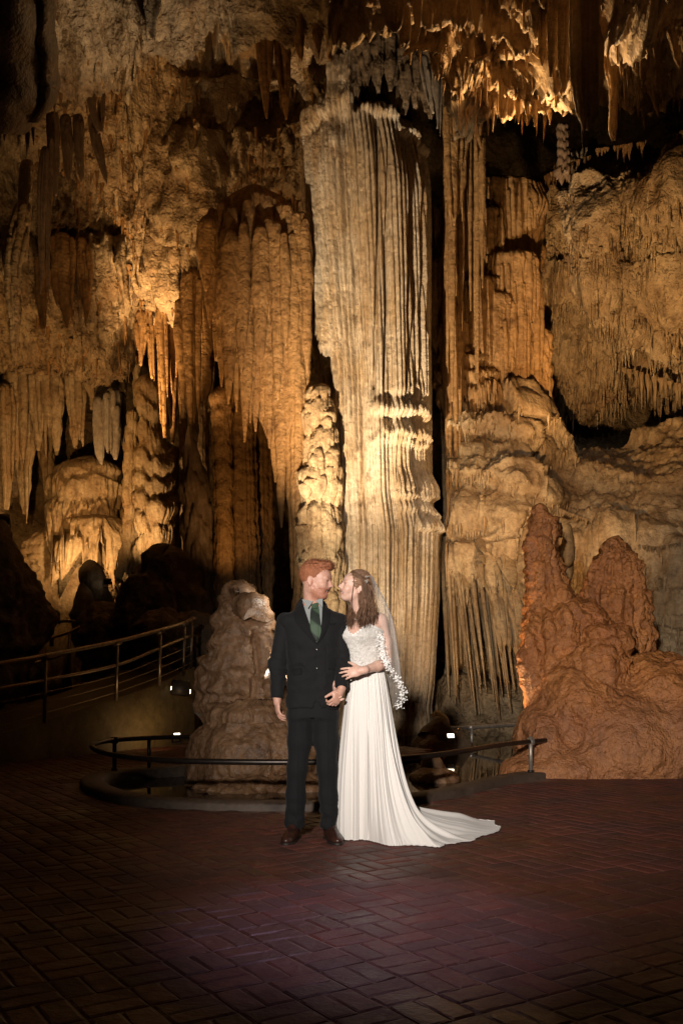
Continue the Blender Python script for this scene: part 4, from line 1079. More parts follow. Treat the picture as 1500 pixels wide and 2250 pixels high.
# ------------------------------------------------------------------ blended solids (distance grid -> surface nets)
class Solid:
    def __init__(s, lo, hi, h):
        s.lo = np.asarray(lo, float); s.h = h
        s.n = np.ceil((np.asarray(hi, float) - s.lo) / h).astype(int) + 1
        s.F = np.full(s.n, 1e3, np.float32)

    def _box(s, lo, hi, pad):
        a = np.clip(np.floor((np.asarray(lo) - pad - s.lo) / s.h).astype(int), 0, s.n)
        b = np.clip(np.ceil((np.asarray(hi) + pad - s.lo) / s.h).astype(int) + 1, 0, s.n)
        if (b <= a).any(): return None
        sl = tuple(slice(i, j) for i, j in zip(a, b))
        g = [s.lo[k] + s.h * np.arange(a[k], b[k]) for k in range(3)]
        return sl, np.meshgrid(*g, indexing='ij', sparse=True)

    def _put(s, sl, d, k, op):
        f = s.F[sl]; d = d.astype(np.float32)
        if op == 'sub':
            d = -d
            h = np.clip(0.5 - 0.5 * (f - d) / k, 0, 1) if k else 0
            s.F[sl] = np.maximum(f, d) if not k else f * (1 - h) + d * h + k * h * (1 - h)
        elif not k:
            s.F[sl] = np.minimum(f, d)
        else:
            h = np.clip(0.5 + 0.5 * (f - d) / k, 0, 1)
            s.F[sl] = np.where(f > 500, d, f * (1 - h) + d * h - k * h * (1 - h))

    def ell(s, c, r, k=0.02, op='add', rot=None):
        c = np.asarray(c, float); r = np.asarray(r, float) * np.ones(3)
        B = s._box(c - r.max(), c + r.max(), k + 3 * s.h)
        if B is None: return
        sl, (x, y, z) = B
        x, y, z = x - c[0], y - c[1], z - c[2]
        if rot is not None:                       # rot rows: local axes in world space
            x, y, z = (rot[0][0] * x + rot[0][1] * y + rot[0][2] * z, rot[1][0] * x + rot[1][1] * y + rot[1][2] * z, rot[2][0] * x + rot[2][1] * y + rot[2][2] * z)
        k0 = np.sqrt((x / r[0]) ** 2 + (y / r[1]) ** 2 + (z / r[2]) ** 2)
        k1 = np.sqrt((x / r[0] ** 2) ** 2 + (y / r[1] ** 2) ** 2 + (z / r[2] ** 2) ** 2) + 1e-9
        s._put(sl, k0 * (k0 - 1) / k1, k, op)

    def cap(s, a, b, ra, rb=None, k=0.02, op='add', flat=None):
        a, b = np.asarray(a, float), np.asarray(b, float); rb = ra if rb is None else rb
        m = max(ra, rb)
        B = s._box(np.minimum(a, b) - m, np.maximum(a, b) + m, k + 3 * s.h)
        if B is None: return
        sl, (x, y, z) = B
        d = b - a; L2 = max(d.dot(d), 1e-12)
        t = np.clip(((x - a[0]) * d[0] + (y - a[1]) * d[1] + (z - a[2]) * d[2]) / L2, 0, 1)
        q = np.sqrt((x - a[0] - t * d[0]) ** 2 + ((y - a[1] - t * d[1]) * (flat or 1.0)) ** 2 + (z - a[2] - t * d[2]) ** 2)
        s._put(sl, q - (ra + (rb - ra) * t), k, op)

    def chain(s, pts, k=0.02, flat=None):
        for p, q in zip(pts[:-1], pts[1:]):
            s.cap(p[:3], q[:3], p[3], q[3], k, flat=flat)

    def mesh(s):
        F_, h = s.F, s.h
        neg = F_ < 0
        c = np.zeros(tuple(s.n - 1), np.int8)
        for i in (0, 1):
            for j in (0, 1):
                for k in (0, 1):
                    c += neg[i:s.n[0] - 1 + i, j:s.n[1] - 1 + j, k:s.n[2] - 1 + k]
        act = (c > 0) & (c < 8)
        idx = np.argwhere(act)
        num = np.full(act.shape, -1, np.int32); num[act] = np.arange(len(idx))
        acc = np.zeros((len(idx), 3)); cnt = np.zeros(len(idx))
        i0, j0, k0 = idx.T
        for ax in range(3):
            for u in (0, 1):
                for v in (0, 1):
                    o = [0, 0, 0]; o[(ax + 1) % 3] = u; o[(ax + 2) % 3] = v
                    e = [0, 0, 0]; e[ax] = 1
                    A = F_[i0 + o[0], j0 + o[1], k0 + o[2]]; Bv = F_[i0 + o[0] + e[0], j0 + o[1] + e[1], k0 + o[2] + e[2]]
                    m = (A < 0) != (Bv < 0)
                    t = np.where(m, A / np.where(m, A - Bv, 1), 0)
                    p = np.array(o, float)[None] + t[:, None] * np.array(e, float)[None]
                    acc += p * m[:, None]; cnt += m
        V = s.lo + h * (idx + acc / cnt[:, None])
        Q = []
        for ax in range(3):
            b1, b2 = (ax + 1) % 3, (ax + 2) % 3
            sh = list(s.n); sh[ax] -= 1
            sa = [slice(None)] * 3; sb = [slice(None)] * 3
            sa[ax] = slice(0, -1); sb[ax] = slice(1, None)
            A, Bv = neg[tuple(sa)], neg[tuple(sb)]
            m = A != Bv
            lim = [slice(None)] * 3; mm = np.zeros_like(m)
            lim[b1] = slice(1, s.n[b1] - 1); lim[b2] = slice(1, s.n[b2] - 1)
            mm[tuple(lim)] = m[tuple(lim)]
            e = np.argwhere(mm); fl = A[mm]
            def nb(u, v):
                q = e.copy(); q[:, b1] -= u; q[:, b2] -= v
                return num[q[:, 0], q[:, 1], q[:, 2]]
            qd = np.stack([nb(1, 1), nb(0, 1), nb(0, 0), nb(1, 0)], -1)
            qd[~fl] = qd[~fl][:, ::-1]
            Q.append(qd)
        return V, np.vstack(Q)


def vnormals(V, Fc):
    n = np.zeros_like(V)
    a, b, c = V[Fc[:, 0]], V[Fc[:, 1]], V[Fc[:, 2]]
    fn = np.cross(b - a, c - a)
    for k in range(Fc.shape[1]):
        for d in range(3):
            n[:, d] += np.bincount(Fc[:, k], fn[:, d], len(V))
    return n / (np.linalg.norm(n, axis=1, keepdims=True) + 1e-12)


def axes(f, u=(0, 0, 1)):
    """rows: forward, left, up"""
    f = np.asarray(f, float); f = f / np.linalg.norm(f); u = np.asarray(u, float)
    l = np.cross(u, f); l /= np.linalg.norm(l)
    return np.array([f, l, np.cross(f, l)])


def quadtube(name, pts, r, mat, parent, n=12, closed=False):
    V, Fc = tube(pts, r, n, closed)
    return tri_obj(name, V, Fc, mat, parent)


# ------------------------------------------------------------------ rocks standing on the floor
def px_chain(S, pts, D, k=0.08, flat=None):
    s = F / D
    S.chain([(*P(x, y, D), r / s) for x, y, r in pts], k, flat)


def orange_rock():
    S = Solid((1.55, 9.0, -0.15), (6.0, 13.6, 3.05), 0.024)
    E = lambda x, y, D, rx, ry, rz, k=0.12: S.ell(P(x, y, D), (rx * D / F, ry, rz * D / F), k)
    px_chain(S, [(1186, 1126, 8), (1190, 1160, 16), (1192, 1210, 21), (1200, 1262, 27), (1208, 1320, 37), (1208, 1390, 52)], 10.9, 0.10)
    px_chain(S, [(1350, 1217, 27), (1352, 1262, 47), (1353, 1325, 63), (1352, 1400, 70), (1356, 1490, 70)], 11.6, 0.10)
    px_chain(S, [(1210, 1400, 62), (1213, 1470, 60), (1207, 1540, 52)], 10.7, 0.10)
    px_chain(S, [(1160, 1400, 15), (1166, 1440, 18), (1172, 1500, 18), (1180, 1545, 12)], 10.5, 0.05)
    px_chain(S, [(1270, 1380, 55), (1285, 1440, 66), (1275, 1520, 76)], 10.8, 0.12)
    px_chain(S, [(1326, 1400, 20), (1330, 1420, 38), (1320, 1470, 52), (1290, 1560, 70)], 10.25, 0.10)
    E(1335, 1640, 10.7, 190, 1.25, 150); E(1500, 1610, 10.7, 170, 1.3, 140); E(1620, 1600, 10.8, 170, 1.3, 150)
    E(1440, 1520, 10.6, 120, 0.8, 70); E(1400, 1680, 10.2, 150, 0.6, 90); E(1260, 1560, 10.4, 90, .7, 90)
    E(1190, 1625, 10.2, 60, 0.5, 74, 0.06); E(1165, 1700, 10.0, 66, 0.45, 42, 0.08); E(1250, 1690, 10.0, 110, .5, 60); E(1130, 1712, 9.9, 34, 0.25, 18, .05); E(1480, 1690, 10.3, 120, .6, 80)
    V, Fc = S.mesh()
    n = vnormals(V, Fc)
    x, y, z = V.T
    hi = smooth(0.75, 1.25, z)
    wob = 0.08 * fbm(x, y, z, 0.35, 3)
    gr = ridge(x + wob, y + wob, z * 0.10, 0.26, 3)
    d = hi * 0.045 * gr + hi * 0.02 * ridge(x + wob, y + wob, z * 0.12, 0.10, 2) + (0.022 + 0.022 * hi) * fbm(x, y, z, 0.36, 4, 0.55) + (1 - hi) * 0.012 * ridge(x, y, z, 0.45, 3) + 0.012 * tierfn(z + 0.3 * fbm(x, y, z, 0.6, 2), 0.11, 0.3) * (0.4 + hi) + 0.014 * fbm(x, y, z, 0.09, 3) + 0.006 * (1 - hi) * ridge(x, y, z * 0.5, 0.13, 3) + 0.02 * hi * tierfn(z + 0.25 * fbm(x, y, z, 0.35, 3), 0.21, 0.15)
    d += hi * 0.022 * (np.abs(vn(x * 17 + 3 * wob, y * 17, z * 1.4)) ** 0.6 * -1.0)
    for axp, axD, n_, zlo, am in ((1196, 10.9, 13, 1.15, 0.085), (1353, 11.6, 21, 0.80, 0.075)):
        ax = (axp - CX) / F * axD; rr = np.hypot(x - ax, y - axD); tq = np.arctan2(y - axD, x - ax)
        w_ = smooth(zlo - 0.25, zlo + 0.2, z) * smooth(0.75, 0.4, rr) * smooth(0.03, 0.12, rr)
        d = d - am * w_ * (1 - np.abs(np.sin((n_ * tq + 2.2 * vn(tq * 2.1, z * 1.1, axp) + 1.2 * fbm(x, y, z, 0.25, 2)) * 0.5)) ** 0.6)
    V = V + n * d[:, None]
    V[:, 2] = np.maximum(V[:, 2], -0.1)
    o = mesh_obj('orange_stalagmite', V, Fc, M['orange_rock'])
    tag(o, 'massive orange-brown twin-peaked stalagmite mound at the right edge of the pool', 'stalagmite')


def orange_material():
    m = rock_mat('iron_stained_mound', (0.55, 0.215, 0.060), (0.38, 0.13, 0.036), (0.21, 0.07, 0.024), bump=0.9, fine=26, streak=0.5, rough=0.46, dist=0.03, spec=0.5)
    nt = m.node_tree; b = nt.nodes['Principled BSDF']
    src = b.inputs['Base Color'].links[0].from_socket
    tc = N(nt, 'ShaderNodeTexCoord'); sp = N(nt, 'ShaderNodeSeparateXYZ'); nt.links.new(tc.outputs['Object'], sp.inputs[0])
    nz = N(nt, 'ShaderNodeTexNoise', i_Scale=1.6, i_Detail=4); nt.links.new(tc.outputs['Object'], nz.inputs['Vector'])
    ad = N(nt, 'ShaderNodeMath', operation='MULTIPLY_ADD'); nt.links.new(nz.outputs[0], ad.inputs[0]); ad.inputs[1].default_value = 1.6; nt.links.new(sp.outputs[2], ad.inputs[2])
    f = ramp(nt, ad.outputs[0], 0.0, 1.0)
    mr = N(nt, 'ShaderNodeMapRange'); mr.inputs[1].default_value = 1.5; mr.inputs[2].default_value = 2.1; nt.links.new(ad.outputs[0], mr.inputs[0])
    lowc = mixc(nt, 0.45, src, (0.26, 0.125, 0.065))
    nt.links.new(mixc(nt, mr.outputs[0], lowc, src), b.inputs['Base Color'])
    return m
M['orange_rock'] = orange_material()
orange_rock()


def left_stalagmite():
    S = Solid((-1.75, 8.3, -0.2), (0.35, 11.4, 2.1), 0.021)
    E = lambda x, y, D, rx, ry, rz, k=0.08, rot=None: S.ell(P(x, y, D), (rx * D / F, ry, rz * D / F), k, rot=rot)
    px_chain(S, [(522, 1312, 15), (522, 1340, 28), (526, 1390, 44), (530, 1440, 53), (528, 1500, 60), (524, 1560, 66)], 9.95, 0.10)
    px_chain(S, [(560, 1372, 26), (570, 1430, 32), (572, 1500, 36), (574, 1560, 40)], 9.9, 0.08)
    px_chain(S, [(488, 1420, 20), (478, 1480, 26), (470, 1560, 30)], 9.95, 0.08)
    E(524, 1300, 9.95, 27, 0.16, 9, 0.02)
    E(560, 1338, 9.75, 36, 0.16, 12, 0.03, axes((0.90, 0, -0.42)))
    E(556, 1660, 9.85, 128, 0.75, 106, 0.06); E(500, 1700, 9.8, 84, .6, 60, .1); E(640, 1640, 9.9, 90, 0.7, 84, 0.1); E(565, 1735, 9.5, 150, 0.75, 36, 0.06); E(560, 1575, 9.8, 104, .5, 26, .06); E(630, 1738, 9.1, 110, .3, 24, .05)
    V, Fc = S.mesh(); n = vnormals(V, Fc); x, y, z = V.T
    mid = smooth(0.62, 0.75, z) * smooth(1.55, 1.4, z)
    wob = 0.06 * fbm(x, y, z, 0.3, 3)
    d = 0.035 * fbm(x, y, z, 0.3, 4) + 0.045 * mid * ridge(x + wob, y + wob, z * 0.10, 0.15, 3) + 0.012 * (1 - mid) * ridge(x, y, z * 0.4, 0.2, 4) + 0.055 * tierfn(z + 0.2 * fbm(x, y, z, .5, 2), 0.27, 0.2) * smooth(0.6, 0.7, z) + 0.03 * (1 - mid) * ridge(x + wob, y + wob, z * 0.2, 0.22, 3) + 0.010 * fbm(x, y, z, 0.06, 3) + 0.012 * ridge(x + wob, y, z * 0.25, 0.07, 2)
    V = V + n * d[:, None]
    tag(mesh_obj('pool_stalagmite', V, Fc, M['umber_rock']), 'squat brown stepped stalagmite standing in the left part of the pool', 'stalagmite')
M['umber_rock'] = rock_mat('umber_flowstone', (0.27, 0.15, 0.075), (0.19, 0.10, 0.048), (0.12, 0.06, 0.03), bump=0.5, fine=26, streak=0.6, rough=0.5, dist=0.03, spec=0.45)
left_stalagmite()


def rock(name, label, pts, D, mat, h, ry=0.8, cat='rock', amp=0.12, seed=0, k=0.2):
    """boulder from blended ellipsoids (px x, px y, px rx, px rz) at depth D"""
    s = D / F
    A = np.array([[*P(x, y, D), rx * s, rz * s] for x, y, rx, rz in pts])
    lo = (A[:, :3] - np.stack([A[:, 3], np.full(len(A), ry), A[:, 4]], -1)).min(0) - 0.3; hi = (A[:, :3] + np.stack([A[:, 3], np.full(len(A), ry), A[:, 4]], -1)).max(0) + 0.3
    S = Solid(lo, hi, h)
    for q, a in enumerate(A): S.ell(a[:3] + np.array([0, 0.15 * math.sin(q * 2.3 + seed), 0]), (a[3], min(ry, max(a[3], 0.6 * a[4]) * 0.9), a[4]), k)
    V, Fc = S.mesh(); n = vnormals(V, Fc); x, y, z = V.T
    d = amp * fbm(x + seed, y, z, 0.9, 4) + amp * 0.5 * ridge(x + seed, y, z, 0.4, 4) + amp * 0.25 * ridge(x, y, z * 0.15, 0.25, 2)
    V = V + n * d[:, None]
    return tag(mesh_obj(name, V, Fc, mat), label, cat)


rock('water_rock', 'small pointed rock mirrored in the pool beside the bride\'s skirt', [(948, 1684, 15, 16), (949, 1698, 27, 18), (955, 1712, 44, 16), (940, 1714, 34, 14)], 9.85, M['umber_rock'], 0.014, 0.2, amp=0.045, k=0.05)
rock('lamp_rock', 'dark rounded rock shielding the floodlight at the foot of the great column', [(966, 1632, 26, 32), (985, 1650, 34, 24), (946, 1650, 34, 22)], 13.4, M['dark'], 0.03, 0.35, amp=0.12, k=0.1)
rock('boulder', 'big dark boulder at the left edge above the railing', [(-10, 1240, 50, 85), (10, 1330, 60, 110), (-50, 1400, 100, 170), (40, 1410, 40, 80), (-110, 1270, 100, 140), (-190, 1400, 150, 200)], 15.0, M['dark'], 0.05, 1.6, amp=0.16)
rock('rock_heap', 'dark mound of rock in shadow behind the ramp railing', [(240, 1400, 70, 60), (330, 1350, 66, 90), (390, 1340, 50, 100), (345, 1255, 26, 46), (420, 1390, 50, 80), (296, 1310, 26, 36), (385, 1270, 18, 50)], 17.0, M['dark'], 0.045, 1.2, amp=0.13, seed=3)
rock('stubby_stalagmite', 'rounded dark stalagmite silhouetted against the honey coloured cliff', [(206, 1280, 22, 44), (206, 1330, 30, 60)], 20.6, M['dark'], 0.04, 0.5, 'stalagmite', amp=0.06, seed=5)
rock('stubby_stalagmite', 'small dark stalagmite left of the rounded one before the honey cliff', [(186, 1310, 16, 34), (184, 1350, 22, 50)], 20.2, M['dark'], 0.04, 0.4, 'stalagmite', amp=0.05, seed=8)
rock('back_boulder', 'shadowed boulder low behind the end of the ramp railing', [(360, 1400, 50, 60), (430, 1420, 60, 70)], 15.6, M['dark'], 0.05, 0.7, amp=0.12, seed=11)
rock('back_bank', 'low dark bank of rock behind the pool under the rod fan', [(1040, 1560, 70, 56), (1120, 1570, 80, 66), (1210, 1570, 90, 90), (1000, 1590, 50, 40)], 17.6, M['wall'], 0.06, 0.7, amp=0.16, seed=15)
rock('lamp_shield', 'pale upright slab behind the spire of the orange stalagmite', [(1241, 1200, 15, 46), (1243, 1235, 14, 56)], 12.2, M['brown'], 0.02, 0.10, amp=0.03, seed=17, k=.05)

# ------------------------------------------------------------------ rails
M['rail_dark'] = plain_mat('dark_painted_steel', (0.03, 0.022, 0.018), 0.32, 0.6, 0.5, 0.3)
M['rail_brass'] = plain_mat('worn_steel', (0.30, 0.24, 0.17), 0.38, 0.8, 0.5, 0.3)
M['galv'] = plain_mat('galvanised_steel', (0.38, 0.33, 0.28), 0.45, 0.7, 0.5, 0.25)


rail_ground = offset_path(kerb_path, -0.11 * OUT)
e = empty('pool_rail', rail_ground[60], 'low dark pipe rail curving round the front of the pool', 'railing')
RZ = 0.375
rp = rail_ground.copy(); rp[:, 2] = RZ
rp = np.vstack([[[rp[0, 0] - 0.02, rp[0, 1] + 0.05, RZ]], rp])
quadtube('rail', rp[2:120], 0.024, M['rail_dark'], e, 14)
for px in (1166, 740, 250):
    cands = [q for q in range(len(rail_ground)) if rail_ground[q, 1] < 9.9]
    q = min(cands, key=lambda i: abs((CX + F * rail_ground[i, 0] / rail_ground[i, 1]) - px))
    b0 = rail_ground[q]
    po = quadtube('post', [b0 + (0, 0, 0.065), b0 + (0, 0, RZ + (0.05 if px > 1000 else 0.0))], 0.022, M['galv'] if px > 1000 else M['rail_dark'], e)
    quadtube('foot_collar', [b0 + (0, 0, 0.066), b0 + (0, 0, 0.09)], 0.034, M['rail_dark'], e)
    quadtube('clamp', [b0 + (-0.035, 0.0, RZ), b0 + (0.035, 0, RZ)], 0.033, M['galv'] if px > 1000 else M['rail_dark'], e)
q = 104; b0 = rail_ground[q]
quadtube('post', [b0 + (0, 0, 0.06), b0 + (0, 0, RZ)], 0.020, M['rail_dark'], e)

back = spline([P(975, 1600, 15.2), P(1040, 1598, 14.6), P(1100, 1594, 14.2), P(1180, 1592, 13.6)], 30)
e = empty('back_rail', (back[10, 0], back[10, 1], WZ), 'dull pipe rail behind the pool right of the great column', 'railing')
quadtube('rail', back, 0.03, M['galv'], e)
quadtube('post', [back[9] - (0, 0, 0.34), back[9]], 0.026, M['galv'], e)
quadtube('clamp', [back[9] - (0.06, 0, 0), back[9] + (0.06, 0, 0)], 0.042, M['galv'], e)
quadtube('post', [back[26] - (0, 0, 0.34), back[26]], 0.026, M['galv'], e)

# ------------------------------------------------------------------ ramp with its wall and railing
def line3(a, b, n):
    t = np.linspace(0, 1, n)[:, None]
    return np.asarray(a) * (1 - t) + np.asarray(b) * t
top_px = [(-420, 1700, 9.6), (0, 1614, 11.0), (100, 1585, 11.5), (255, 1536, 12.5), (350, 1503, 13.2), (403, 1480, 13.8), (428, 1466, 14.2)]
top = spline([P(*p) for p in top_px], 60)
base = top.copy(); base[:, 2] = -0.2
back2 = top + np.array([-1.5, 1.6, 0.0]); backb = back2.copy(); backb[:, 2] = -0.3
inn = top + np.array([-0.10, 0.12, 0.0]); inn2 = inn.copy(); inn2[:, 2] -= 0.06; back2[:, 2] -= 0.06
V = np.stack([base, top, inn, inn2, back2, backb], 1)
V = V + 0.01 * fbm(V[..., 0], V[..., 1], V[..., 2], 0.5, 2)[..., None]
Fc = grid_faces(6, 60)
Fc = np.vstack([Fc, [[59 * 6 + 0, 59 * 6 + 1, 59 * 6 + 2, 59 * 6 + 5], [59 * 6 + 2, 59 * 6 + 3, 59 * 6 + 4, 59 * 6 + 5]]])
tag(mesh_obj('ramp', V.reshape(-1, 3), Fc, M['rampwall'], smooth_sh=False), kind='structure')

e = empty('ramp_railing', top[10], 'metal handrail with posts and thin cables climbing the ramp at the left', 'railing')
hr_px = [(-420, 1535, 9.6), (0, 1458, 11.0), (98, 1441, 11.5), (255, 1410, 12.5), (350, 1385, 13.2), (403, 1369, 13.8), (425, 1358, 14.2)]
mr_px = [(-420, 1590, 9.6), (0, 1513, 11.0), (98, 1495, 11.5), (255, 1462, 12.5), (350, 1425, 13.2), (403, 1403, 13.8), (425, 1396, 14.2)]
quadtube('handrail', spline([P(*p) for p in hr_px], 80), 0.026, M['rail_brass'], e)
quadtube('middle_rail', spline([P(*p) for p in mr_px], 80), 0.020, M['rail_brass'], e)
for c in (0.3, 0.55, 0.8):
    cp = [P(a[0], a[1] * (1 - c) + b[1] * c, a[2]) for a, b in zip(mr_px, top_px)]
    quadtube('cable', spline(cp, 60), 0.005, M['rail_brass'], e, 6)
for x, ya, yb, D in ((-160, 1490, 1650, 10.4), (98, 1444, 1585, 11.5), (255, 1413, 1536, 12.5), (350, 1388, 1503, 13.2), (403, 1371, 1480, 13.8), (419, 1362, 1472, 14.1)):
    p0, p1 = P(x, yb + 4, D), P(x + 3, ya, D)
    quadtube('post', [p0, p1], 0.022, M['rail_brass'], e)
    quadtube('bracket', [p1 + (-0.05, -0.02, -0.02), p1 + (0.05, 0.02, 0.02)], 0.032, M['rail_brass'], e)
e = empty('loop_railing', P(150, 1490, 16.5), 'curved handrail end looping back behind the ramp at far left', 'railing')
loop = [P(-300, 1470, 14.5), P(0, 1423, 15.2), P(60, 1413, 15.6), P(110, 1402, 16), P(150, 1390, 16.4), P(176, 1377, 16.8), P(178, 1369, 17.2), P(160, 1365, 17.5), P(125, 1366, 17.6), P(114, 1370, 17.6)]
quadtube('handrail', spline(loop, 80), 0.028, M['rail_brass'], e)
loop2 = [P(-300, 1530, 14.5), P(0, 1470, 15.2), P(60, 1460, 15.6), P(110, 1448, 16), P(150, 1434, 16.4), P(174, 1422, 16.8), P(177, 1412, 17.2), P(160, 1404, 17.5)]
quadtube('middle_rail', spline(loop2, 70), 0.022, M['rail_brass'], e)
for x, ya, yb, D in ((32, 1418, 1530, 15.4), (153, 1390, 1490, 16.4), (116, 1345, 1420, 17.6)):
    quadtube('post', [P(x, yb, D), P(x, ya, D)], 0.024, M['rail_brass'], e)
quadtube('end_bend', spline([P(112, 1420, 17.6), P(112, 1350, 17.6), P(116, 1343, 17.6), P(126, 1343, 17.6), P(130, 1350, 17.6), P(130, 1372, 17.6)], 30), 0.026, M['rail_brass'], e)

# ------------------------------------------------------------------ floodlights
m, nt, b = new_mat('lamp_lens')
b.inputs['Base Color'].default_value = (0.8, 0.75, 0.6, 1); b.inputs['Emission Color'].default_value = (1.0, 0.86, 0.62, 1); b.inputs['Emission Strength'].default_value = 5.0
M['lens'] = m
M['housing'] = plain_mat('lamp_housing', (0.05, 0.045, 0.04), 0.5, 0.3)


def box_mesh(c, R3, sx, sy, sz, bev=0.12):
    """bevelled box; R3 rows: local axes"""
    v = []
    for z in (-1, 1):
        for x, y in ((-1, -1), (1, -1), (1, 1), (-1, 1)):
            v.append((x * sx, y * sy, z * sz))
    for z in (-1 + bev, 1 - bev):
        pass
    V = np.array(v) @ np.asarray(R3) + np.asarray(c)
    return V, np.array([[3, 2, 1, 0], [4, 5, 6, 7], [0, 1, 5, 4], [1, 2, 6, 5], [2, 3, 7, 6], [3, 0, 4, 7]])


def floodlight(loc, aim, label, sc_=1.0):
    loc = np.asarray(loc); A = axes(np.asarray(aim) - loc)
    e = empty('floodlight', loc - (0, 0, 0.1), label, 'lamp', 'floodlights hidden among the rocks')
    hw = 0.10 * sc_
    prof = [(0.0, 0.55), (0.10, 0.8), (0.5, 1.0), (1.0, 1.0), (1.0, 0.9), (0.9, 0.88)]
    V = []
    for t, r in prof:
        for x, y in ((-1, -1), (1, -1), (1, 1), (-1, 1)):
            V.append(loc + A[0] * (t - 1) * hw * 1.2 + A[1] * x * r * hw + A[2] * y * r * hw * 0.75)
    V = np.array(V); Fc = grid_faces(4, len(prof), True)
    mesh_obj('housing', V, np.vstack([Fc, [[3, 2, 1, 0]]]), M['housing'], e, smooth_sh=False)
    q = np.array([loc - A[0] * 0.008 + A[1] * x * hw * 0.88 + A[2] * y * hw * 0.66 for x, y in ((-1, -1), (1, -1), (1, 1), (-1, 1))])
    mesh_obj('lens', q, [[0, 1, 2, 3]], M['lens'], e, smooth_sh=False)
    quadtube('bracket', [loc - A[0] * hw * 0.6 + A[1] * hw * 1.1, loc - A[0] * hw * 0.6 + A[1] * hw * 1.1 - (0, 0, hw * 1.6), loc - A[0] * hw * 0.6 - A[1] * hw * 1.1 - (0, 0, hw * 1.6), loc - A[0] * hw * 0.6 - A[1] * hw * 1.1], 0.012, M['housing'], e, 6)


floodlight(P(990, 1616, 12.7), P(1020, 1520, 11.9), 'small bright floodlight at the foot of the great column by the back rail', 0.5)
floodlight(P(390, 1616, 10.35), P(440, 1590, 9.9), 'small bright floodlight by the rail at the far left bank of the pool', 0.42)
floodlight(P(1222, 1158, 12.0), P(1280, 1080, 13.0), 'tiny bright floodlight behind the spire of the orange stalagmite', 0.7)
floodlight(P(8, 1140, 17.0), P(60, 1100, 19.0), 'bright floodlight at the left edge behind the dark boulder', 1.2)
floodlight(P(236, 1277, 20.0), P(200, 1230, 23.0), 'bright floodlight among the small dark stalagmites before the honey cliff', 0.8)
# box lamp on the ramp wall
bl = P(397, 1512, 13.4)
e = empty('wall_lamp', bl, 'dark box lamp with lit edges on the end of the ramp wall', 'lamp')
A3 = axes((0.35, -0.9, 0.25), (0.12, 0, 1))
V, Fc = box_mesh(bl, A3, 0.05, 0.125, 0.10); mesh_obj('housing', V, Fc, M['housing'], e, smooth_sh=False)
V, Fc = box_mesh(bl + A3[1] * 0.135 * -1 - A3[2] * 0.02 + A3[0] * 0.02, A3, 0.006, 0.003, 0.025); mesh_obj('lens', V, Fc, M['lens'], e, smooth_sh=False)
V, Fc = box_mesh(bl + A3[1] * 0.135 - A3[2] * 0.04 + A3[0] * 0.02, A3, 0.006, 0.003, 0.03); mesh_obj('lens', V, Fc, M['lens'], e, smooth_sh=False)
# ------------------------------------------------------------------ people
PD = 6.21
def G(px, py, y=PD):
    """photo pixel at the couple's depth"""
    return np.array([(px - CX) / 338.0, y, (1848.0 - py) / 338.0])


def stack_put(S, prof, k=0.02, p=2.3, op='add'):
    """upright solid with elliptical sections: rows (z, cx, cy, rx, ry)"""
    A = np.asarray(prof, float)
    z0, z1 = A[0, 0], A[-1, 0]
    lo = [(A[:, 1] - A[:, 3]).min(), (A[:, 2] - A[:, 4]).min(), z0]; hi = [(A[:, 1] + A[:, 3]).max(), (A[:, 2] + A[:, 4]).max(), z1]
    sl, (x, y, z) = S._box(lo, hi, k + 0.03)
    f = lambda c: np.interp(z, A[:, 0], A[:, c])
    cx, cy, rx, ry = f(1), f(2), f(3), f(4)
    q = (np.abs((x - cx) / rx) ** p + np.abs((y - cy) / ry) ** p) ** (1 / p)
    d = (q - 1) * np.minimum(rx, ry)
    d = np.maximum(d, np.maximum(z0 - z, z - z1))
    S._put(sl, d, k, op)


def stack_front(prof, X, Z, p=2.3):
    A = np.asarray(prof, float)
    f = lambda c: np.interp(Z, A[:, 0], A[:, c])
    u = np.clip(np.abs((X - f(1)) / f(3)), 0, 0.985)
    return f(2) - f(4) * (1 - u ** p) ** (1 / p)


def skin_mat(name, col, blush, hair, lip):
    m, nt, b = new_mat(name)
    at = N(nt, 'ShaderNodeAttribute', attribute_name='tint')
    sp = N(nt, 'ShaderNodeSeparateColor'); nt.links.new(at.outputs['Color'], sp.inputs[0])
    tc = N(nt, 'ShaderNodeTexCoord'); n = N(nt, 'ShaderNodeTexNoise', i_Scale=60, i_Detail=4); nt.links.new(tc.outputs['Object'], n.inputs['Vector'])
    c = mixc(nt, ramp(nt, n.outputs[0], 0.3, 0.7), col, blush)
    hv = N(nt, 'ShaderNodeTexNoise', i_Scale=220, i_Detail=2); nt.links.new(tc.outputs['Object'], hv.inputs['Vector'])
    mu = N(nt, 'ShaderNodeMath', operation='MULTIPLY'); nt.links.new(sp.outputs[0], mu.inputs[0]); nt.links.new(ramp(nt, hv.outputs[0], 0.25, 0.6), mu.inputs[1])
    c = mixc(nt, mu.outputs[0], c, hair)
    c = mixc(nt, sp.outputs[1], c, lip)
    c = mixc(nt, sp.outputs[2], c, (0.05, 0.025, 0.015))
    nt.links.new(c, b.inputs['Base Color'])
    b.inputs['Roughness'].default_value = 0.48
    b.inputs['Specular IOR Level'].default_value = 0.4
    b.inputs['Subsurface Weight'].default_value = 0.12
    b.inputs['Subsurface Radius'].default_value = (0.012, 0.005, 0.003)
    b.inputs['Subsurface Scale'].default_value = 0.6
    return m


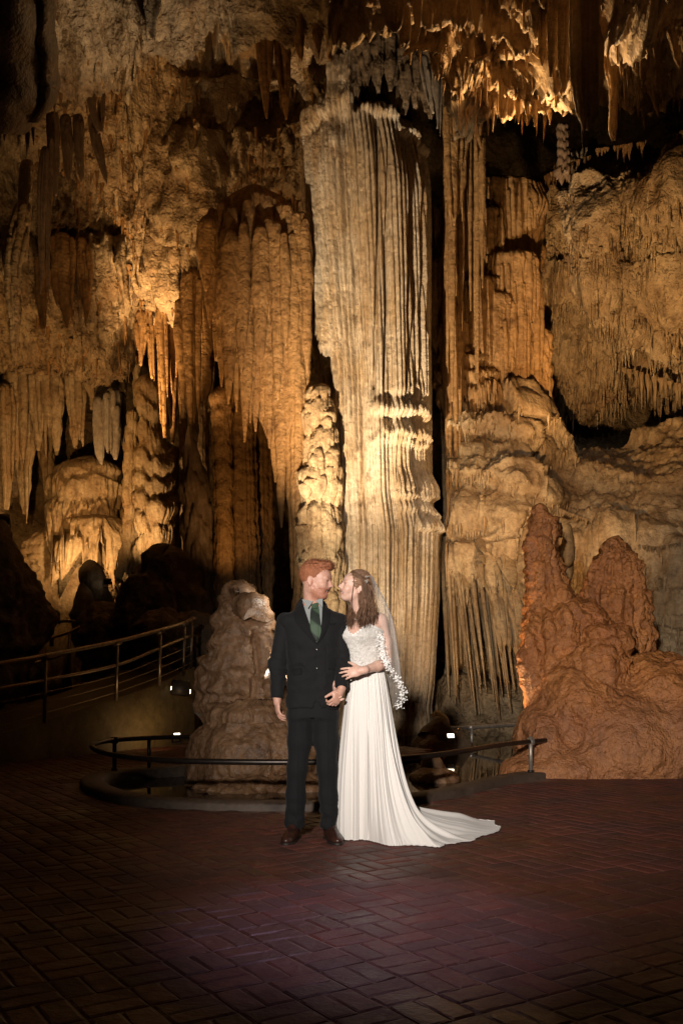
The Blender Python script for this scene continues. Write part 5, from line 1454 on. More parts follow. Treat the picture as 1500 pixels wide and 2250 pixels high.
M['skin_m'] = skin_mat('ruddy_skin', (0.56, 0.33, 0.25), (0.50, 0.26, 0.19), (0.33, 0.10, 0.045), (0.45, 0.16, 0.13))
M['skin_f'] = skin_mat('fair_skin', (0.66, 0.43, 0.34), (0.60, 0.36, 0.28), (0.12, 0.06, 0.03), (0.52, 0.19, 0.17))
M['eye'] = plain_mat('eye_white', (0.75, 0.70, 0.66), 0.2)
M['iris'] = plain_mat('iris', (0.03, 0.03, 0.03), 0.15)
M['teeth'] = plain_mat('teeth', (0.82, 0.76, 0.68), 0.3)


def fabric(name, col, weave=900, rough=0.85, sheen=0.04, bump=0.15):
    m, nt, b = new_mat(name)
    tc = N(nt, 'ShaderNodeTexCoord'); n = N(nt, 'ShaderNodeTexNoise', i_Scale=9, i_Detail=4); nt.links.new(tc.outputs['Object'], n.inputs['Vector'])
    lo = tuple(c * 0.8 for c in col); hi = tuple(c * 1.15 for c in col)
    nt.links.new(mixc(nt, n.outputs[0], lo, hi), b.inputs['Base Color'])
    w_ = N(nt, 'ShaderNodeTexNoise', i_Scale=weave * 0.25, i_Detail=2); nt.links.new(tc.outputs['Object'], w_.inputs['Vector'])
    bp = N(nt, 'ShaderNodeBump', i_Strength=bump, i_Distance=0.002); nt.links.new(w_.outputs[0], bp.inputs['Height']); nt.links.new(bp.outputs[0], b.inputs['Normal'])
    b.inputs['Roughness'].default_value = rough
    b.inputs['Sheen Weight'].default_value = sheen
    b.inputs['Specular IOR Level'].default_value = 0.2
    return m


M['suit'] = fabric('charcoal_wool', (0.0085, 0.0085, 0.0092))
M['suit_edge'] = fabric('charcoal_wool_edge', (0.0060, 0.0060, 0.0066))
M['trouser'] = fabric('navy_wool', (0.0080, 0.0084, 0.0095))
M['shirt'] = fabric('grey_cotton', (0.24, 0.26, 0.26), sheen=0.0)
M['button'] = plain_mat('black_button', (0.008, 0.008, 0.008), 0.25)
M['leather'] = plain_mat('brown_leather', (0.040, 0.016, 0.011), 0.30, 0, 0.5, 0.35, 18)
M['sole'] = plain_mat('dark_sole', (0.015, 0.010, 0.008), 0.6)
m, nt, b = new_mat('striped_silk')
tc = N(nt, 'ShaderNodeTexCoord'); mp = N(nt, 'ShaderNodeMapping'); mp.inputs['Rotation'].default_value = (0, R(52), 0)
nt.links.new(tc.outputs['Object'], mp.inputs[0])
wv = N(nt, 'ShaderNodeTexWave', i_Scale=2.6, i_Distortion=0.0); wv.bands_direction = 'X'; nt.links.new(mp.outputs[0], wv.inputs['Vector'])
wv.inputs['Phase Offset'].default_value = 2.6
nt.links.new(mixc(nt, ramp(nt, wv.outputs[0], 0.35, 0.65), (0.015, 0.021, 0.017), (0.045, 0.075, 0.046)), b.inputs['Base Color'])
b.inputs['Roughness'].default_value = 0.62
b.inputs['Specular IOR Level'].default_value = 0.25
M['tie'] = m


def paint(o, rgb):
    a = o.data.color_attributes.new('tint', 'FLOAT_COLOR', 'POINT')
    a.data.foreach_set('color', np.hstack([rgb, np.ones((len(rgb), 1))]).astype(np.float32).ravel())


def head(S, o, A, s=1.0, male=True):
    """o: point under the skull at chin level; A rows forward, left, up"""
    W = lambda f, l, u: o + (A[0] * f + A[1] * l + A[2] * u) * s
    E = lambda c, r, k=0.02, op='add', rot=None: S.ell(W(*c), np.array(r) * s, k * s, op, A if rot is None else rot)
    C = lambda a, b, ra, rb, k=0.012: S.cap(W(*a), W(*b), ra * s, rb * s, k * s)
    E((-0.012, 0, 0.143), (0.098, 0.076, 0.092), 0.02)
    E((0.03, 0, 0.085), (0.062, 0.060 if male else 0.055, 0.085 if male else 0.078), 0.03)
    E((0.045, 0, 0.150), (0.050, 0.060, 0.050), 0.03)
    E((0.066, 0, 0.022 if male else 0.026), (0.026, 0.026, 0.021) if male else (0.022, 0.020, 0.018), 0.03)
    for q in (-1, 1):
        C((0.0, q * 0.052, 0.055), (0.055, q * 0.022, 0.022), 0.020, 0.017, 0.03) if male else C((0.004, q * 0.044, 0.064), (0.055, q * 0.018, 0.026), 0.015, 0.013, 0.03)
        E((0.062, q * 0.040, 0.090), (0.024, 0.022, 0.020), 0.025)
        E((0.084, q * 0.028, 0.134), (0.012, 0.026, 0.009), 0.014)
        E((0.099, q * 0.032, 0.117), (0.017, 0.018, 0.0085), 0.010, 'sub')
        E((0.0775, q * 0.031, 0.1165), (0.0135, 0.016, 0.0120), 0.006)
        E((0.082, q * 0.031, 0.1235), (0.0115, 0.0165, 0.0050), 0.004)
        C((0.082, q * 0.019, 0.078), (0.070, q * 0.036, 0.050), 0.012, 0.010, 0.02)
        # ear
        er = axes(A[0] * 0.35 + A[1] * q, A[2] + A[0] * -0.2)
        S.ell(W(-0.016, q * 0.077, 0.104), np.array((0.009, 0.019, 0.032)) * s, 0.008 * s, 'add', er)
        S.ell(W(-0.010, q * 0.086, 0.106), np.array((0.006, 0.010, 0.018)) * s, 0.006 * s, 'sub', er)
        E((-0.010, q * 0.078, 0.080), (0.009, 0.007, 0.011), 0.006)
    C((0.088, 0, 0.130), (0.110, 0, 0.094), 0.0085, 0.0120, 0.012)
    E((0.112, 0, 0.090), (0.0125, 0.0125, 0.0105), 0.008)
    for q in (-1, 1): E((0.101, q * 0.012, 0.086), (0.012, 0.0075, 0.008), 0.006)
    E((0.086, 0, 0.068), (0.015, 0.028, 0.010), 0.014)
    for q in np.linspace(-1, 1, 9):               # a broad smile, corners drawn up and back
        up, bk = 0.009 * q * q, 0.024 * q * q
        E((0.093 - bk, q * 0.030, 0.0630 + up), (0.0075, 0.006, 0.0042), 0.004)
        E((0.089 - bk, q * 0.028, 0.0425 + up * 1.35), (0.0085, 0.006, 0.0055), 0.004)
    for q in np.linspace(-1, 1, 9):
        up, bk = 0.0095 * q * q, 0.024 * q * q
        E((0.097 - bk, q * 0.030, 0.0535 + up), (0.014, 0.006, 0.0060 - 0.0035 * q * q), 0.002, 'sub')
    for q in (-1, 1): E((0.066, q * 0.043, 0.078), (0.018, 0.014, 0.016), 0.02)
    return W


def head_tint(V, o, A, s, male):
    q = (V - o) / s
    f, l, u = q @ A[0], np.abs(q @ A[1]), q @ A[2]
    hd = (u > -0.03)
    uu = u - 0.009 * (l / 0.03) ** 2
    lip = np.exp(-((uu - 0.0635) / 0.0045) ** 2) + np.exp(-((uu - 0.0425) / 0.0055) ** 2)
    lip = lip * (f > 0.062) * (l < 0.033) * hd
    brow = np.exp(-((u - 0.138 - 0.004 * (l > 0.03)) / 0.0045) ** 2) * (f > 0.065) * (l > 0.010) * (l < 0.046) * (0.75 if male else 0.6)
    lid_shade = np.exp(-((u - 0.122) / 0.0032) ** 2) * (f > 0.07) * (l > 0.018) * (l < 0.046) * 0.7  # dark line along the lids, eye shading painted into the colour
    beard = np.zeros_like(u)
    if male:
        beard = smooth(0.078, 0.060, u - 0.25 * np.clip(0.05 - f, 0, 0.05)) * smooth(-0.03, 0.0, u) * smooth(-0.012, 0.01, f) * (1 - np.clip(lip, 0, 1)) * 0.8
        beard = np.maximum(beard, 0.75 * smooth(-0.03, -0.005, -np.abs(f + 0.012) * 1.0) * (u > 0.06) * (u < 0.14) * (l > 0.06) * (f > -0.005))
    return np.stack([np.clip(np.maximum(beard, brow), 0, 1) * hd, np.clip(lip, 0, 1) * 0.85, lid_shade * hd * 0.8], -1)


def face_parts(W, A, s, person):
    for q in (-1, 1):
        c = W(0.0785, q * 0.031, 0.1155)
        S = Solid(c - 0.02, c + 0.02, 0.0022); S.ell(c, 0.0118 * s, 0)
        V, Fc = S.mesh(); eb = mesh_obj('eye', V, Fc, M['eye'], person)
        c2 = W(0.0862, q * 0.0310, 0.1155)
        S = Solid(c2 - 0.012, c2 + 0.012, 0.0016); S.ell(c2, 0.0062 * s, 0)
        V, Fc = S.mesh(); mesh_obj('iris', V, Fc, M['iris'], person)
    c = W(0.062, 0, 0.056)
    S = Solid(c - 0.05, c + 0.05, 0.0024); S.ell(c, np.array((0.0285, 0.033, 0.0105)) * s, 0, rot=A)
    V, Fc = S.mesh(); mesh_obj('teeth', V, Fc, M['teeth'], person)


def hand(S, wr, d, n, s=1.0, curl=0.5, spread=0.06, thumb=1, thumb_in=0.3, curls=None):
    """wr wrist, d along the fingers, n palm side normal; thumb +1/-1 picks the side"""
    d = np.asarray(d, float); d /= np.linalg.norm(d)
    n = np.asarray(n, float); n = n - d * n.dot(d); n /= np.linalg.norm(n)
    t = np.cross(d, n) * thumb
    rot = np.array([d, t, n])
    S.cap(wr - d * 0.02, wr + d * 0.02, 0.027 * s, 0.026 * s, 0.012, flat=None)
    S.ell(wr + d * 0.052 * s, np.array((0.050, 0.041, 0.0165)) * s, 0.012, rot=rot)
    S.ell(wr + d * 0.035 * s + t * 0.024 * s + n * 0.008 * s, np.array((0.030, 0.018, 0.015)) * s, 0.010, rot=rot)
    for i, (off, L) in enumerate(((0.031, 0.068), (0.0105, 0.077), (-0.010, 0.071), (-0.0295, 0.055))):
        c = curl if curls is None else curls[i]
        p = wr + (d * (0.090 - 0.006 * abs(i - 1)) + t * off) * s
        a = spread * (1.4 - i)
        dd = d * math.cos(a) + t * math.sin(a)
        ang_ = 0.0; r = 0.0092 * s
        for j, fr in enumerate((0.46, 0.31, 0.23)):
            ang_ += c * (0.75, 1.0, 0.7)[j]
            v = dd * math.cos(ang_) + n * math.sin(ang_)
            q = p + v * L * fr * s
            S.cap(p, q, r, r * 0.93, 0.004); p = q; r *= 0.92
    p = wr + (d * 0.030 + t * 0.036 + n * 0.006) * s
    v = d * 0.72 + t * (0.70 - thumb_in) + n * thumb_in; v /= np.linalg.norm(v)
    q = p + v * 0.040 * s; S.cap(p, q, 0.0125 * s, 0.0105 * s, 0.008)
    v2 = v + (d - t * 0.5) * 0.3 * thumb_in + n * 0.15; v2 /= np.linalg.norm(v2)
    S.cap(q, q + v2 * 0.032 * s, 0.0105 * s, 0.0085 * s, 0.004)


def strands(roots, fn, r0, r1, nseg=8, nside=4):
    """thin hair tubes: fn(i) -> polyline"""
    out = []
    for i in roots:
        pts = fn(i)
        out.append(tube(pts, np.linspace(r0, r1, len(pts)), nside))
    V, Fc = join(out)
    T = np.vstack([Fc[:, [0, 1, 2]], Fc[Fc[:, 2] != Fc[:, 3]][:, [0, 2, 3]]])
    return V, T


def hair_mat(name, c1, c2, rough=0.42):
    m, nt, b = new_mat(name)
    g = N(nt, 'ShaderNodeNewGeometry'); tc = N(nt, 'ShaderNodeTexCoord')
    n = N(nt, 'ShaderNodeTexNoise', i_Scale=120, i_Detail=3); mp = N(nt, 'ShaderNodeMapping'); mp.inputs['Scale'].default_value = (1, 1, 0.15)
    nt.links.new(tc.outputs['Object'], mp.inputs[0]); nt.links.new(mp.outputs[0], n.inputs['Vector'])
    f = N(nt, 'ShaderNodeMath', operation='MULTIPLY_ADD'); nt.links.new(g.outputs['Random Per Island'], f.inputs[0]); f.inputs[1].default_value = 0.5; nt.links.new(n.outputs[0], f.inputs[2])
    nt.links.new(mixc(nt, ramp(nt, f.outputs[0], 0.35, 0.95), c1, c2), b.inputs['Base Color'])
    b.inputs['Roughness'].default_value = rough
    b.inputs['Specular IOR Level'].default_value = 0.2
    bp = N(nt, 'ShaderNodeBump', i_Strength=0.9, i_Distance=0.004); nt.links.new(n.outputs[0], bp.inputs['Height']); nt.links.new(bp.outputs[0], b.inputs['Normal'])
    return m
M['hair_red'] = hair_mat('red_hair', (0.14, 0.050, 0.026), (0.32, 0.122, 0.060), 0.72)
M['hair_brown'] = hair_mat('brown_hair', (0.085, 0.045, 0.027), (0.25, 0.14, 0.085))

# ================================================================== the man
g = empty('person', (-0.19, PD, 0), 'man in a charcoal suit, grey shirt and green tie, smiling at the bride', 'person')
hA = axes((0.95, -0.30, -0.13), (0.10, 0.02, 1.0))
HS = 0.985
ho = np.array([-0.181, 6.215, 1.580])
TOR = [(0.868, -0.186, 6.265, 0.172, 0.118), (1.0, -0.186, 6.262, 0.166, 0.113), (1.13, -0.186, 6.26, 0.160, 0.108), (1.30, -0.186, 6.258, 0.178, 0.120), (1.40, -0.188, 6.26, 0.192, 0.118), (1.452, -0.188, 6.265, 0.186, 0.100), (1.49, -0.186, 6.27, 0.140, 0.082), (1.525, -0.184, 6.275, 0.085, 0.066), (1.545, -0.182, 6.278, 0.070, 0.060)]
shR, elR, wrR = G(625, 1366, 6.27), G(611, 1460, 6.275), G(609, 1532, 6.215)
shL, elL, wrL = G(744, 1366, 6.27), G(753, 1455, 6.275), G(750, 1510, 6.135)


def man_body():
    S = Solid((-0.52, 6.02, -0.02), (0.12, 6.46, 1.86), 0.0060)
    stack_put(S, [(z, x, y, rx * 0.84, ry * 0.80) for z, x, y, rx, ry in TOR if z > 1.0], 0.03)
    S.ell((-0.186, 6.268, 0.92), (0.125, 0.075, 0.12), 0.04)
    for h_, kn, an in ((G(655, 1570, 6.265), G(652, 1690, 6.255), G(645, 1815, 6.25)), (G(718, 1570, 6.265), G(717, 1690, 6.25), G(721, 1815, 6.245))):
        S.chain([(*h_, 0.062), (*kn, 0.042), (*an, 0.032)], 0.03); S.ell(an + (0, 0.005, -0.045), (0.022, 0.03, 0.02), 0.02)
    for a_, b_, c_ in ((shR, elR, wrR), (shL, elL, wrL)):
        S.chain([(*a_, 0.046), (*b_, 0.038), (*c_, 0.027)], 0.03)
    nb = np.array([-0.182, 6.268, 1.50])
    S.cap(nb, ho + hA[2] * 0.05 - hA[0] * 0.018, 0.066, 0.058, 0.03)
    W = head(S, ho, hA, HS, True)
    hand(S, wrR + (0, 0, -0.015), (0.06, -0.10, -1.0), (0.75, 0.25, 0.1), 0.98, 0.55, 0.02, thumb=-1, thumb_in=0.45)
    hand(S, G(748, 1517, 6.12), (-0.42, -0.30, -0.85), (-0.55, 0.65, 0.15), 0.95, 0.95, 0.02, thumb=-1, thumb_in=0.35)
    V, Fc = S.mesh()
    o = mesh_obj('body', V, Fc, M['skin_m'], g)
    paint(o, head_tint(V, ho, hA, HS, True))
    face_parts(W, hA, HS, g)
    return W
Wm = man_body()


def man_hair():
    s = HS
    S = Solid(ho - 0.2, ho + np.array([0.2, 0.2, 0.34]), 0.0042)
    W = lambda f, l, u: ho + (hA[0] * f + hA[1] * l + hA[2] * u) * s
    S.ell(W(-0.018, 0, 0.155), np.array((0.102, 0.081, 0.094)) * s, 0.01, rot=hA)
    S.ell(W(0.035, 0, 0.222), np.array((0.062, 0.058, 0.026)) * s, 0.02, rot=hA)
    S.ell(W(0.082, 0, 0.218), np.array((0.020, 0.045, 0.020)) * s, 0.015, rot=hA)
    # keep the face, ears and nape free
    S.ell(W(0.128, 0, 0.115), np.array((0.075, 0.12, 0.080)) * s, 0.008, 'sub', hA)
    S.ell(W(0.070, 0, 0.050), np.array((0.098, 0.12, 0.088)) * s, 0.008, 'sub', hA)
    for q in (-1, 1): S.ell(W(-0.016, q * 0.085, 0.098), np.array((0.024, 0.03, 0.034)) * s, 0.006, 'sub', hA)
    S.ell(W(-0.06, 0, 0.02), np.array((0.12, 0.12, 0.060)) * s, 0.008, 'sub', hA)
    V, Fc = S.mesh(); n = vnormals(V, Fc); q = (V - ho)
    f, l, u = q @ hA[0], q @ hA[1], q @ hA[2]
    V = V + n * (0.004 * ridge(f * 0.5, l, u, 0.02, 3) * smooth(0.10, 0.2, u))[:, None]
    hr = mesh_obj('hair', V, Fc, M['hair_red'], g)
    rs = np.random.RandomState(2)
    idx = np.where((u > 0.13) & (rs.rand(len(V)) < 0.22))[0]
    def fn(i):
        up = smooth(0.15, 0.23, u[i]); d = n[i] * (0.25 + 0.25 * up) + hA[0] * 0.75 * up + hA[2] * (0.5 * up - 0.5 * (1 - up)) + rs.randn(3) * 0.18
        d /= np.linalg.norm(d); L = 0.006 + 0.010 * up * rs.uniform(0.6, 1.3)
        t = np.linspace(0, 1, 4)[:, None]
        return V[i] + d * L * t + hA[0] * 0.006 * t * t * up
    Vs, T = strands(idx, fn, 0.0008, 0.0003, nside=3)
    mesh_obj('hair_strands', Vs, T, M['hair_red'], g)
man_hair()


def man_clothes():
    S = Solid((-0.50, 6.05, 0.83), (0.10, 6.42, 1.58), 0.0078)
    stack_put(S, TOR, 0.02, 2.5)
    for q in (-1, 1): S.ell((-0.187 + q * 0.172, 6.268, 1.435), (0.062, 0.07, 0.045), 0.04)
    # flat hem, cut away at the front opening
    S.ell((-0.157, 6.14, 0.850), (0.026, 0.06, 0.060), 0.012, 'sub')
    V, Fc = S.mesh(); n = vnormals(V, Fc); x, y, z = V.T
    wr_ = 0.0075 * ridge(x * 0.8 + z * 0.5, y, z - 0.4 * x, 0.11, 2) * smooth(1.40, 1.15, z) + 0.003 * fbm(x, y, z, 0.05, 2)
    fr = (y < 6.26)
    wr_ = wr_ - 0.004 * np.exp(-((x + 0.157 - 0.006 * (z - 1.2)) / 0.004) ** 2) * fr * (z < 1.29)      # front edge
    wr_ = wr_ - 0.004 * np.exp(-((np.abs(x + 0.187) - 0.085 - 0.02 * (z - 1.1)) / 0.004) ** 2) * fr * (z < 1.27) * (z > 1.10)   # darts
    V = V + n * wr_[:, None]
    jk = mesh_obj('jacket', V, Fc, M['suit'], g)
    for (a_, b_, c_), r in (((shR, elR, wrR), (0.061, 0.053, 0.043)), ((shL, elL, wrL), (0.058, 0.051, 0.042))):
        S = Solid(np.minimum(np.minimum(a_, b_), c_) - 0.12, np.maximum(np.maximum(a_, b_), c_) + 0.12, 0.0078)
        S.cap(a_, b_, r[0], r[1], 0.02); S.cap(b_, c_, r[1], r[2], 0.035)
        d = c_ - b_; d /= np.linalg.norm(d)
        pl = c_ + d * 0.008
        # straight cuff: cut past the wrist
        gx, gy, gz = np.meshgrid(*[S.lo[k] + S.h * np.arange(S.n[k]) for k in range(3)], indexing='ij', sparse=True)
        cut = (gx - pl[0]) * d[0] + (gy - pl[1]) * d[1] + (gz - pl[2]) * d[2]
        S.F = np.maximum(S.F, cut.astype(np.float32))
        V, Fc = S.mesh(); n = vnormals(V, Fc); x, y, z = V.T
        el = np.exp(-((z - b_[2]) / 0.10) ** 2)
        V = V + n * (0.010 * el * ridge(x * 0.5, y * 0.5, z + 0.5 * x, 0.06, 2) + 0.005 * fbm(x, y, z, 0.08, 2))[:, None]
        mesh_obj('sleeve', V, Fc, M['suit'], g)

    def patch(name, left, right, off, mat, nu=10, nv=28, th=0.006, parent=g, bulge=0.0):
        """cloth piece lying on the chest: left/right edges as photo pixels"""
        lft = spline(left, nv); rgt = spline(right, nv)
        u = np.linspace(0, 1, nu)
        PX = lft[:, None] * (1 - u)[None, :, None] + rgt[:, None] * u[None, :, None]
        X = (PX[..., 0] - CX) / 338.0; Z = (1848.0 - PX[..., 1]) / 338.0
        Y = stack_front(TOR, X, Z, 2.5) - off - bulge * np.sin(np.pi * u)[None]
        Fr = np.stack([X, Y, Z], -1).reshape(-1, 3); Bk = Fr + (0, th, 0)
        Fc = grid_faces(nu, nv); N0 = len(Fr)
        i = np.concatenate([np.arange(nu - 1), (np.arange(nv - 1) + 1) * nu - 1, nu * nv - 1 - np.arange(nu - 1), nu * (nv - 1 - np.arange(nv - 1))])
        j = np.roll(i, -1)
        side = np.stack([i, j, j + N0, i + N0], -1)
        return mesh_obj(name, np.vstack([Fr, Bk]), np.vstack([Fc, Fc[:, ::-1] + N0, side]), mat, parent)
    # shirt front in the opening, tie, lapels
    sh = patch('shirt', [(659, 1316), (668, 1340), (681, 1372), (696, 1412)], [(709, 1316), (709, 1340), (707, 1376), (699, 1412)], 0.006, M['shirt'], 12, 26)
    patch('tie', [(684, 1334), (682, 1350), (683, 1385), (696, 1411)], [(700, 1333), (702, 1350), (706, 1388), (698, 1413)], 0.014, M['tie'], 8, 30, bulge=0.004)
    patch('tie_knot', [(682, 1322), (682, 1328), (686, 1338)], [(700, 1320), (700, 1328), (697, 1338)], 0.024, M['tie'], 8, 10, 0.012, bulge=0.006)
    patch('lapel', [(652, 1325), (646, 1346), (652, 1370), (674, 1396), (695, 1416)], [(662, 1312), (669, 1338), (680, 1370), (689, 1393), (697, 1416)], 0.012, M['suit_edge'], 8, 30, bulge=0.004)
    patch('lapel', [(707, 1314), (708, 1338), (706, 1376), (702, 1396), (698, 1416)], [(716, 1325), (724, 1346), (722, 1372), (712, 1396), (699, 1416)], 0.012, M['suit_edge'], 8, 30, bulge=0.004)
    patch('pocket_flap', [(629, 1472), (629, 1487)], [(664, 1468), (664, 1482)], 0.005, M['suit_edge'], 8, 6)
    patch('pocket_flap', [(722, 1468), (722, 1480)], [(738, 1470), (738, 1483)], 0.005, M['suit_edge'], 6, 6)
    patch('breast_pocket', [(724, 1371), (724, 1375)], [(741, 1369), (741, 1373)], 0.004, M['suit_edge'], 6, 4)
    for py in (1428, 1469):
        x, z = (697 - CX) / 338, (1848 - py) / 338
        c = np.array([x, float(stack_front(TOR, np.array(x), np.array(z), 2.5)) - 0.006, z])
        th = np.linspace(0, 2 * np.pi, 14, endpoint=False)
        V = np.vstack([np.stack([c[0] + r * np.cos(th), np.full(14, c[1] + dy), c[2] + r * np.sin(th)], -1) for r, dy in ((0.0085, 0.006), (0.009, 0), (0.006, -0.003), (0.001, -0.002))])
        mesh_obj('button', V, grid_faces(14, 4, True), M['button'], g)
    # shirt neck under the collar
    th = np.linspace(0, 2 * np.pi, 40, endpoint=False)
    V = np.vstack([np.stack([-0.182 + np.cos(th) * r, 6.27 + np.sin(th) * r * 0.98, np.full(40, z)], -1) for z, r in ((1.45, 0.098), (1.50, 0.083), (1.528, 0.076), (1.540, 0.073))])
    mesh_obj('shirt_neck', V, grid_faces(40, 4, True), M['shirt'], g)
    # collar standing round the neck with two points
    nb = np.array([-0.182, 6.272, 1.515])
    th = np.linspace(0, 2 * np.pi, 60)
    V = []
    for dz, r, k in ((-0.02, 0.074, 0), (0.012, 0.073, 0), (0.034, 0.070, 0), (0.036, 0.076, 1), (0.0, 0.083, 1), (-0.014, 0.087, 1)):
        fr = smooth(0.2, 1.0, -np.sin(th))
        z = nb[2] + dz + 0.018 * np.sin(th) * 1.0 - (0.020 * fr * k * (dz < 0.01))
        V.append(np.stack([nb[0] + np.cos(th) * r, nb[1] + np.sin(th) * r * 0.96, z], -1))
    V = np.vstack(V)
    mesh_obj('collar', V, grid_faces(60, 6), M['shirt'], g)
    def tri(name, pts, off, mat):
        X = [(p[0] - CX) / 338 for p in pts]; Z = [(1848 - p[1]) / 338 for p in pts]
        Y = [6.272 - 0.087 - off - (0.012 if i == 2 else 0) for i in range(3)]
        a = np.stack([X, Y, Z], -1); b_ = a + (0, 0.004, 0)
        mesh_obj(name, np.vstack([a, b_]), [[0, 1, 2], [5, 4, 3], [0, 3, 4, 1], [1, 4, 5, 2], [2, 5, 3, 0]], mat, g, smooth_sh=False)
    tri('collar_point', [(664, 1318), (688, 1322), (677, 1338)], 0.012, M['shirt'])
    tri('collar_point', [(694, 1321), (709, 1314), (709, 1336)], 0.012, M['shirt'])
    # trousers
    S = Solid((-0.45, 6.05, 0.08), (0.06, 6.46, 1.1), 0.0078)
    stack_put(S, [(0.80, -0.187, 6.265, 0.158, 0.108), (0.90, -0.187, 6.265, 0.162, 0.108), (1.06, -0.187, 6.265, 0.150, 0.100)], 0.02)
    for h_, m_, kn, sh_, an in ((G(661, 1575, 6.265), G(657, 1630, 6.262), G(652, 1690, 6.25), G(648, 1750, 6.26), G(646, 1822, 6.258)), (G(714, 1575, 6.265), G(717, 1630, 6.262), G(718, 1690, 6.245), G(720, 1750, 6.245), G(721, 1822, 6.24))):
        S.chain([(*h_, 0.092), (*m_, 0.078), (*kn, 0.064), (*sh_, 0.058), (*an, 0.052)], 0.03)
    V, Fc = None, None
    gz = S.lo[2] + S.h * np.arange(S.n[2])
    S.F = np.maximum(S.F, (0.088 - gz)[None, None, :].astype(np.float32))
    V, Fc = S.mesh(); n = vnormals(V, Fc); x, y, z = V.T
    br = smooth(0.35, 0.12, z)
    V = V + n * (0.004 * fbm(x, y, z * 0.3, 0.06, 2) + br * 0.011 * ridge(x * 0.4, y * 0.4, z + 0.3 * x, 0.06, 2))[:, None]
    for cxp in (652, 718):                        # pressed crease
        cx = (cxp - CX) / 338
        V[:, 1] -= 0.006 * np.exp(-((V[:, 0] - cx) / 0.006) ** 2) * (V[:, 1] < 6.24) * smooth(0.85, 0.7, z)
    mesh_obj('trousers', V, Fc, M['trouser'], g)
    # shoes
    for heel, toe in ((G(648, 1830, 6.32), G(633, 1830, 6.06)), (G(720, 1830, 6.32), G(741, 1830, 6.06))):
        heel[2] = toe[2] = 0
        d = toe - heel; L = np.linalg.norm(d); d /= L; sd = np.array([d[1], -d[0], 0]); rot = np.array([d, sd, (0, 0, 1)])
        S = Solid(np.minimum(heel, toe) - 0.1, np.maximum(heel, toe) + np.array([0.1, 0.1, 0.18]), 0.005)
        at = lambda t, z: heel + d * t * L + (0, 0, z)
        S.ell(at(0.12, 0.05), (0.045, 0.036, 0.05), 0.02, rot=rot); S.ell(at(0.30, 0.07), (0.06, 0.036, 0.055), 0.03, rot=rot)
        S.ell(at(0.60, 0.045), (0.09, 0.042, 0.042), 0.03, rot=rot); S.ell(at(0.92, 0.033), (0.065, 0.041, 0.030), 0.03, rot=rot)
        S.cap(at(0.22, 0.08), at(0.22, 0.125), 0.042, 0.044, 0.02)
        gz = S.lo[2] + S.h * np.arange(S.n[2]); S.F = np.maximum(S.F, (0.020 - gz)[None, None, :].astype(np.float32))
        V, Fc = S.mesh(); sho = mesh_obj('shoe', V, Fc, M['leather'], g)
        S = Solid(np.minimum(heel, toe) - 0.1, np.maximum(heel, toe) + 0.1, 0.004)
        S.ell(at(0.12, 0.01), (0.05, 0.039, 0.05), 0.01, rot=rot); S.ell(at(0.86, 0.01), (0.082, 0.047, 0.05), 0.03, rot=rot); S.cap(at(0.2, 0.01), at(0.7, 0.01), 0.034, 0.042, 0.03)
        gz = S.lo[2] + S.h * np.arange(S.n[2]); S.F = np.maximum(S.F, np.maximum(0.0015 - gz, gz - 0.022)[None, None, :].astype(np.float32))
        V, Fc = S.mesh(); mesh_obj('sole', V, Fc, M['sole'], g, smooth_sh=False)
        for t in (0.36, 0.43, 0.50, 0.57):
            zc = 0.122 - (t - 0.36) * 0.20
            quadtube('lace', [at(t, zc - 0.012) + sd * 0.022, at(t + 0.01, zc) , at(t, zc - 0.012) - sd * 0.022], 0.0028, M['sole'], g, 6)
man_clothes()

# ================================================================== the bride
b_ = empty('person', (0.16, 6.2, 0), 'bride in a white gown with lace bodice and veil, gazing up at the groom', 'person')
fA = axes((-0.93, -0.27, 0.25), (0.18, 0.0, 1.0))
fo = np.array([0.064, 6.235, 1.548])
FS = 0.91
BY = 0.10
BT = [(1.10, 0.158, 6.20, 0.112, 0.088), (1.145, 0.158, 6.20, 0.104, 0.084), (1.20, 0.154, 6.20, 0.108, 0.088), (1.27, 0.148, 6.195, 0.118, 0.100), (1.33, 0.143, 6.188, 0.126, 0.114), (1.37, 0.146, 6.195, 0.126, 0.104), (1.41, 0.150, 6.205, 0.128, 0.082), (1.45, 0.152, 6.215, 0.112, 0.062), (1.475, 0.146, 6.22, 0.070, 0.050)]
BT = [(z, x, y + BY, rx, ry) for z, x, y, rx, ry in BT]
bshR, belR, bwrR = G(836, 1362, 6.32), G(851, 1458, 6.26), G(795, 1473, 6.095)
bshL, belL, bwrL = G(770, 1366, 6.34), G(765, 1450, 6.38), G(738, 1508, 6.21)


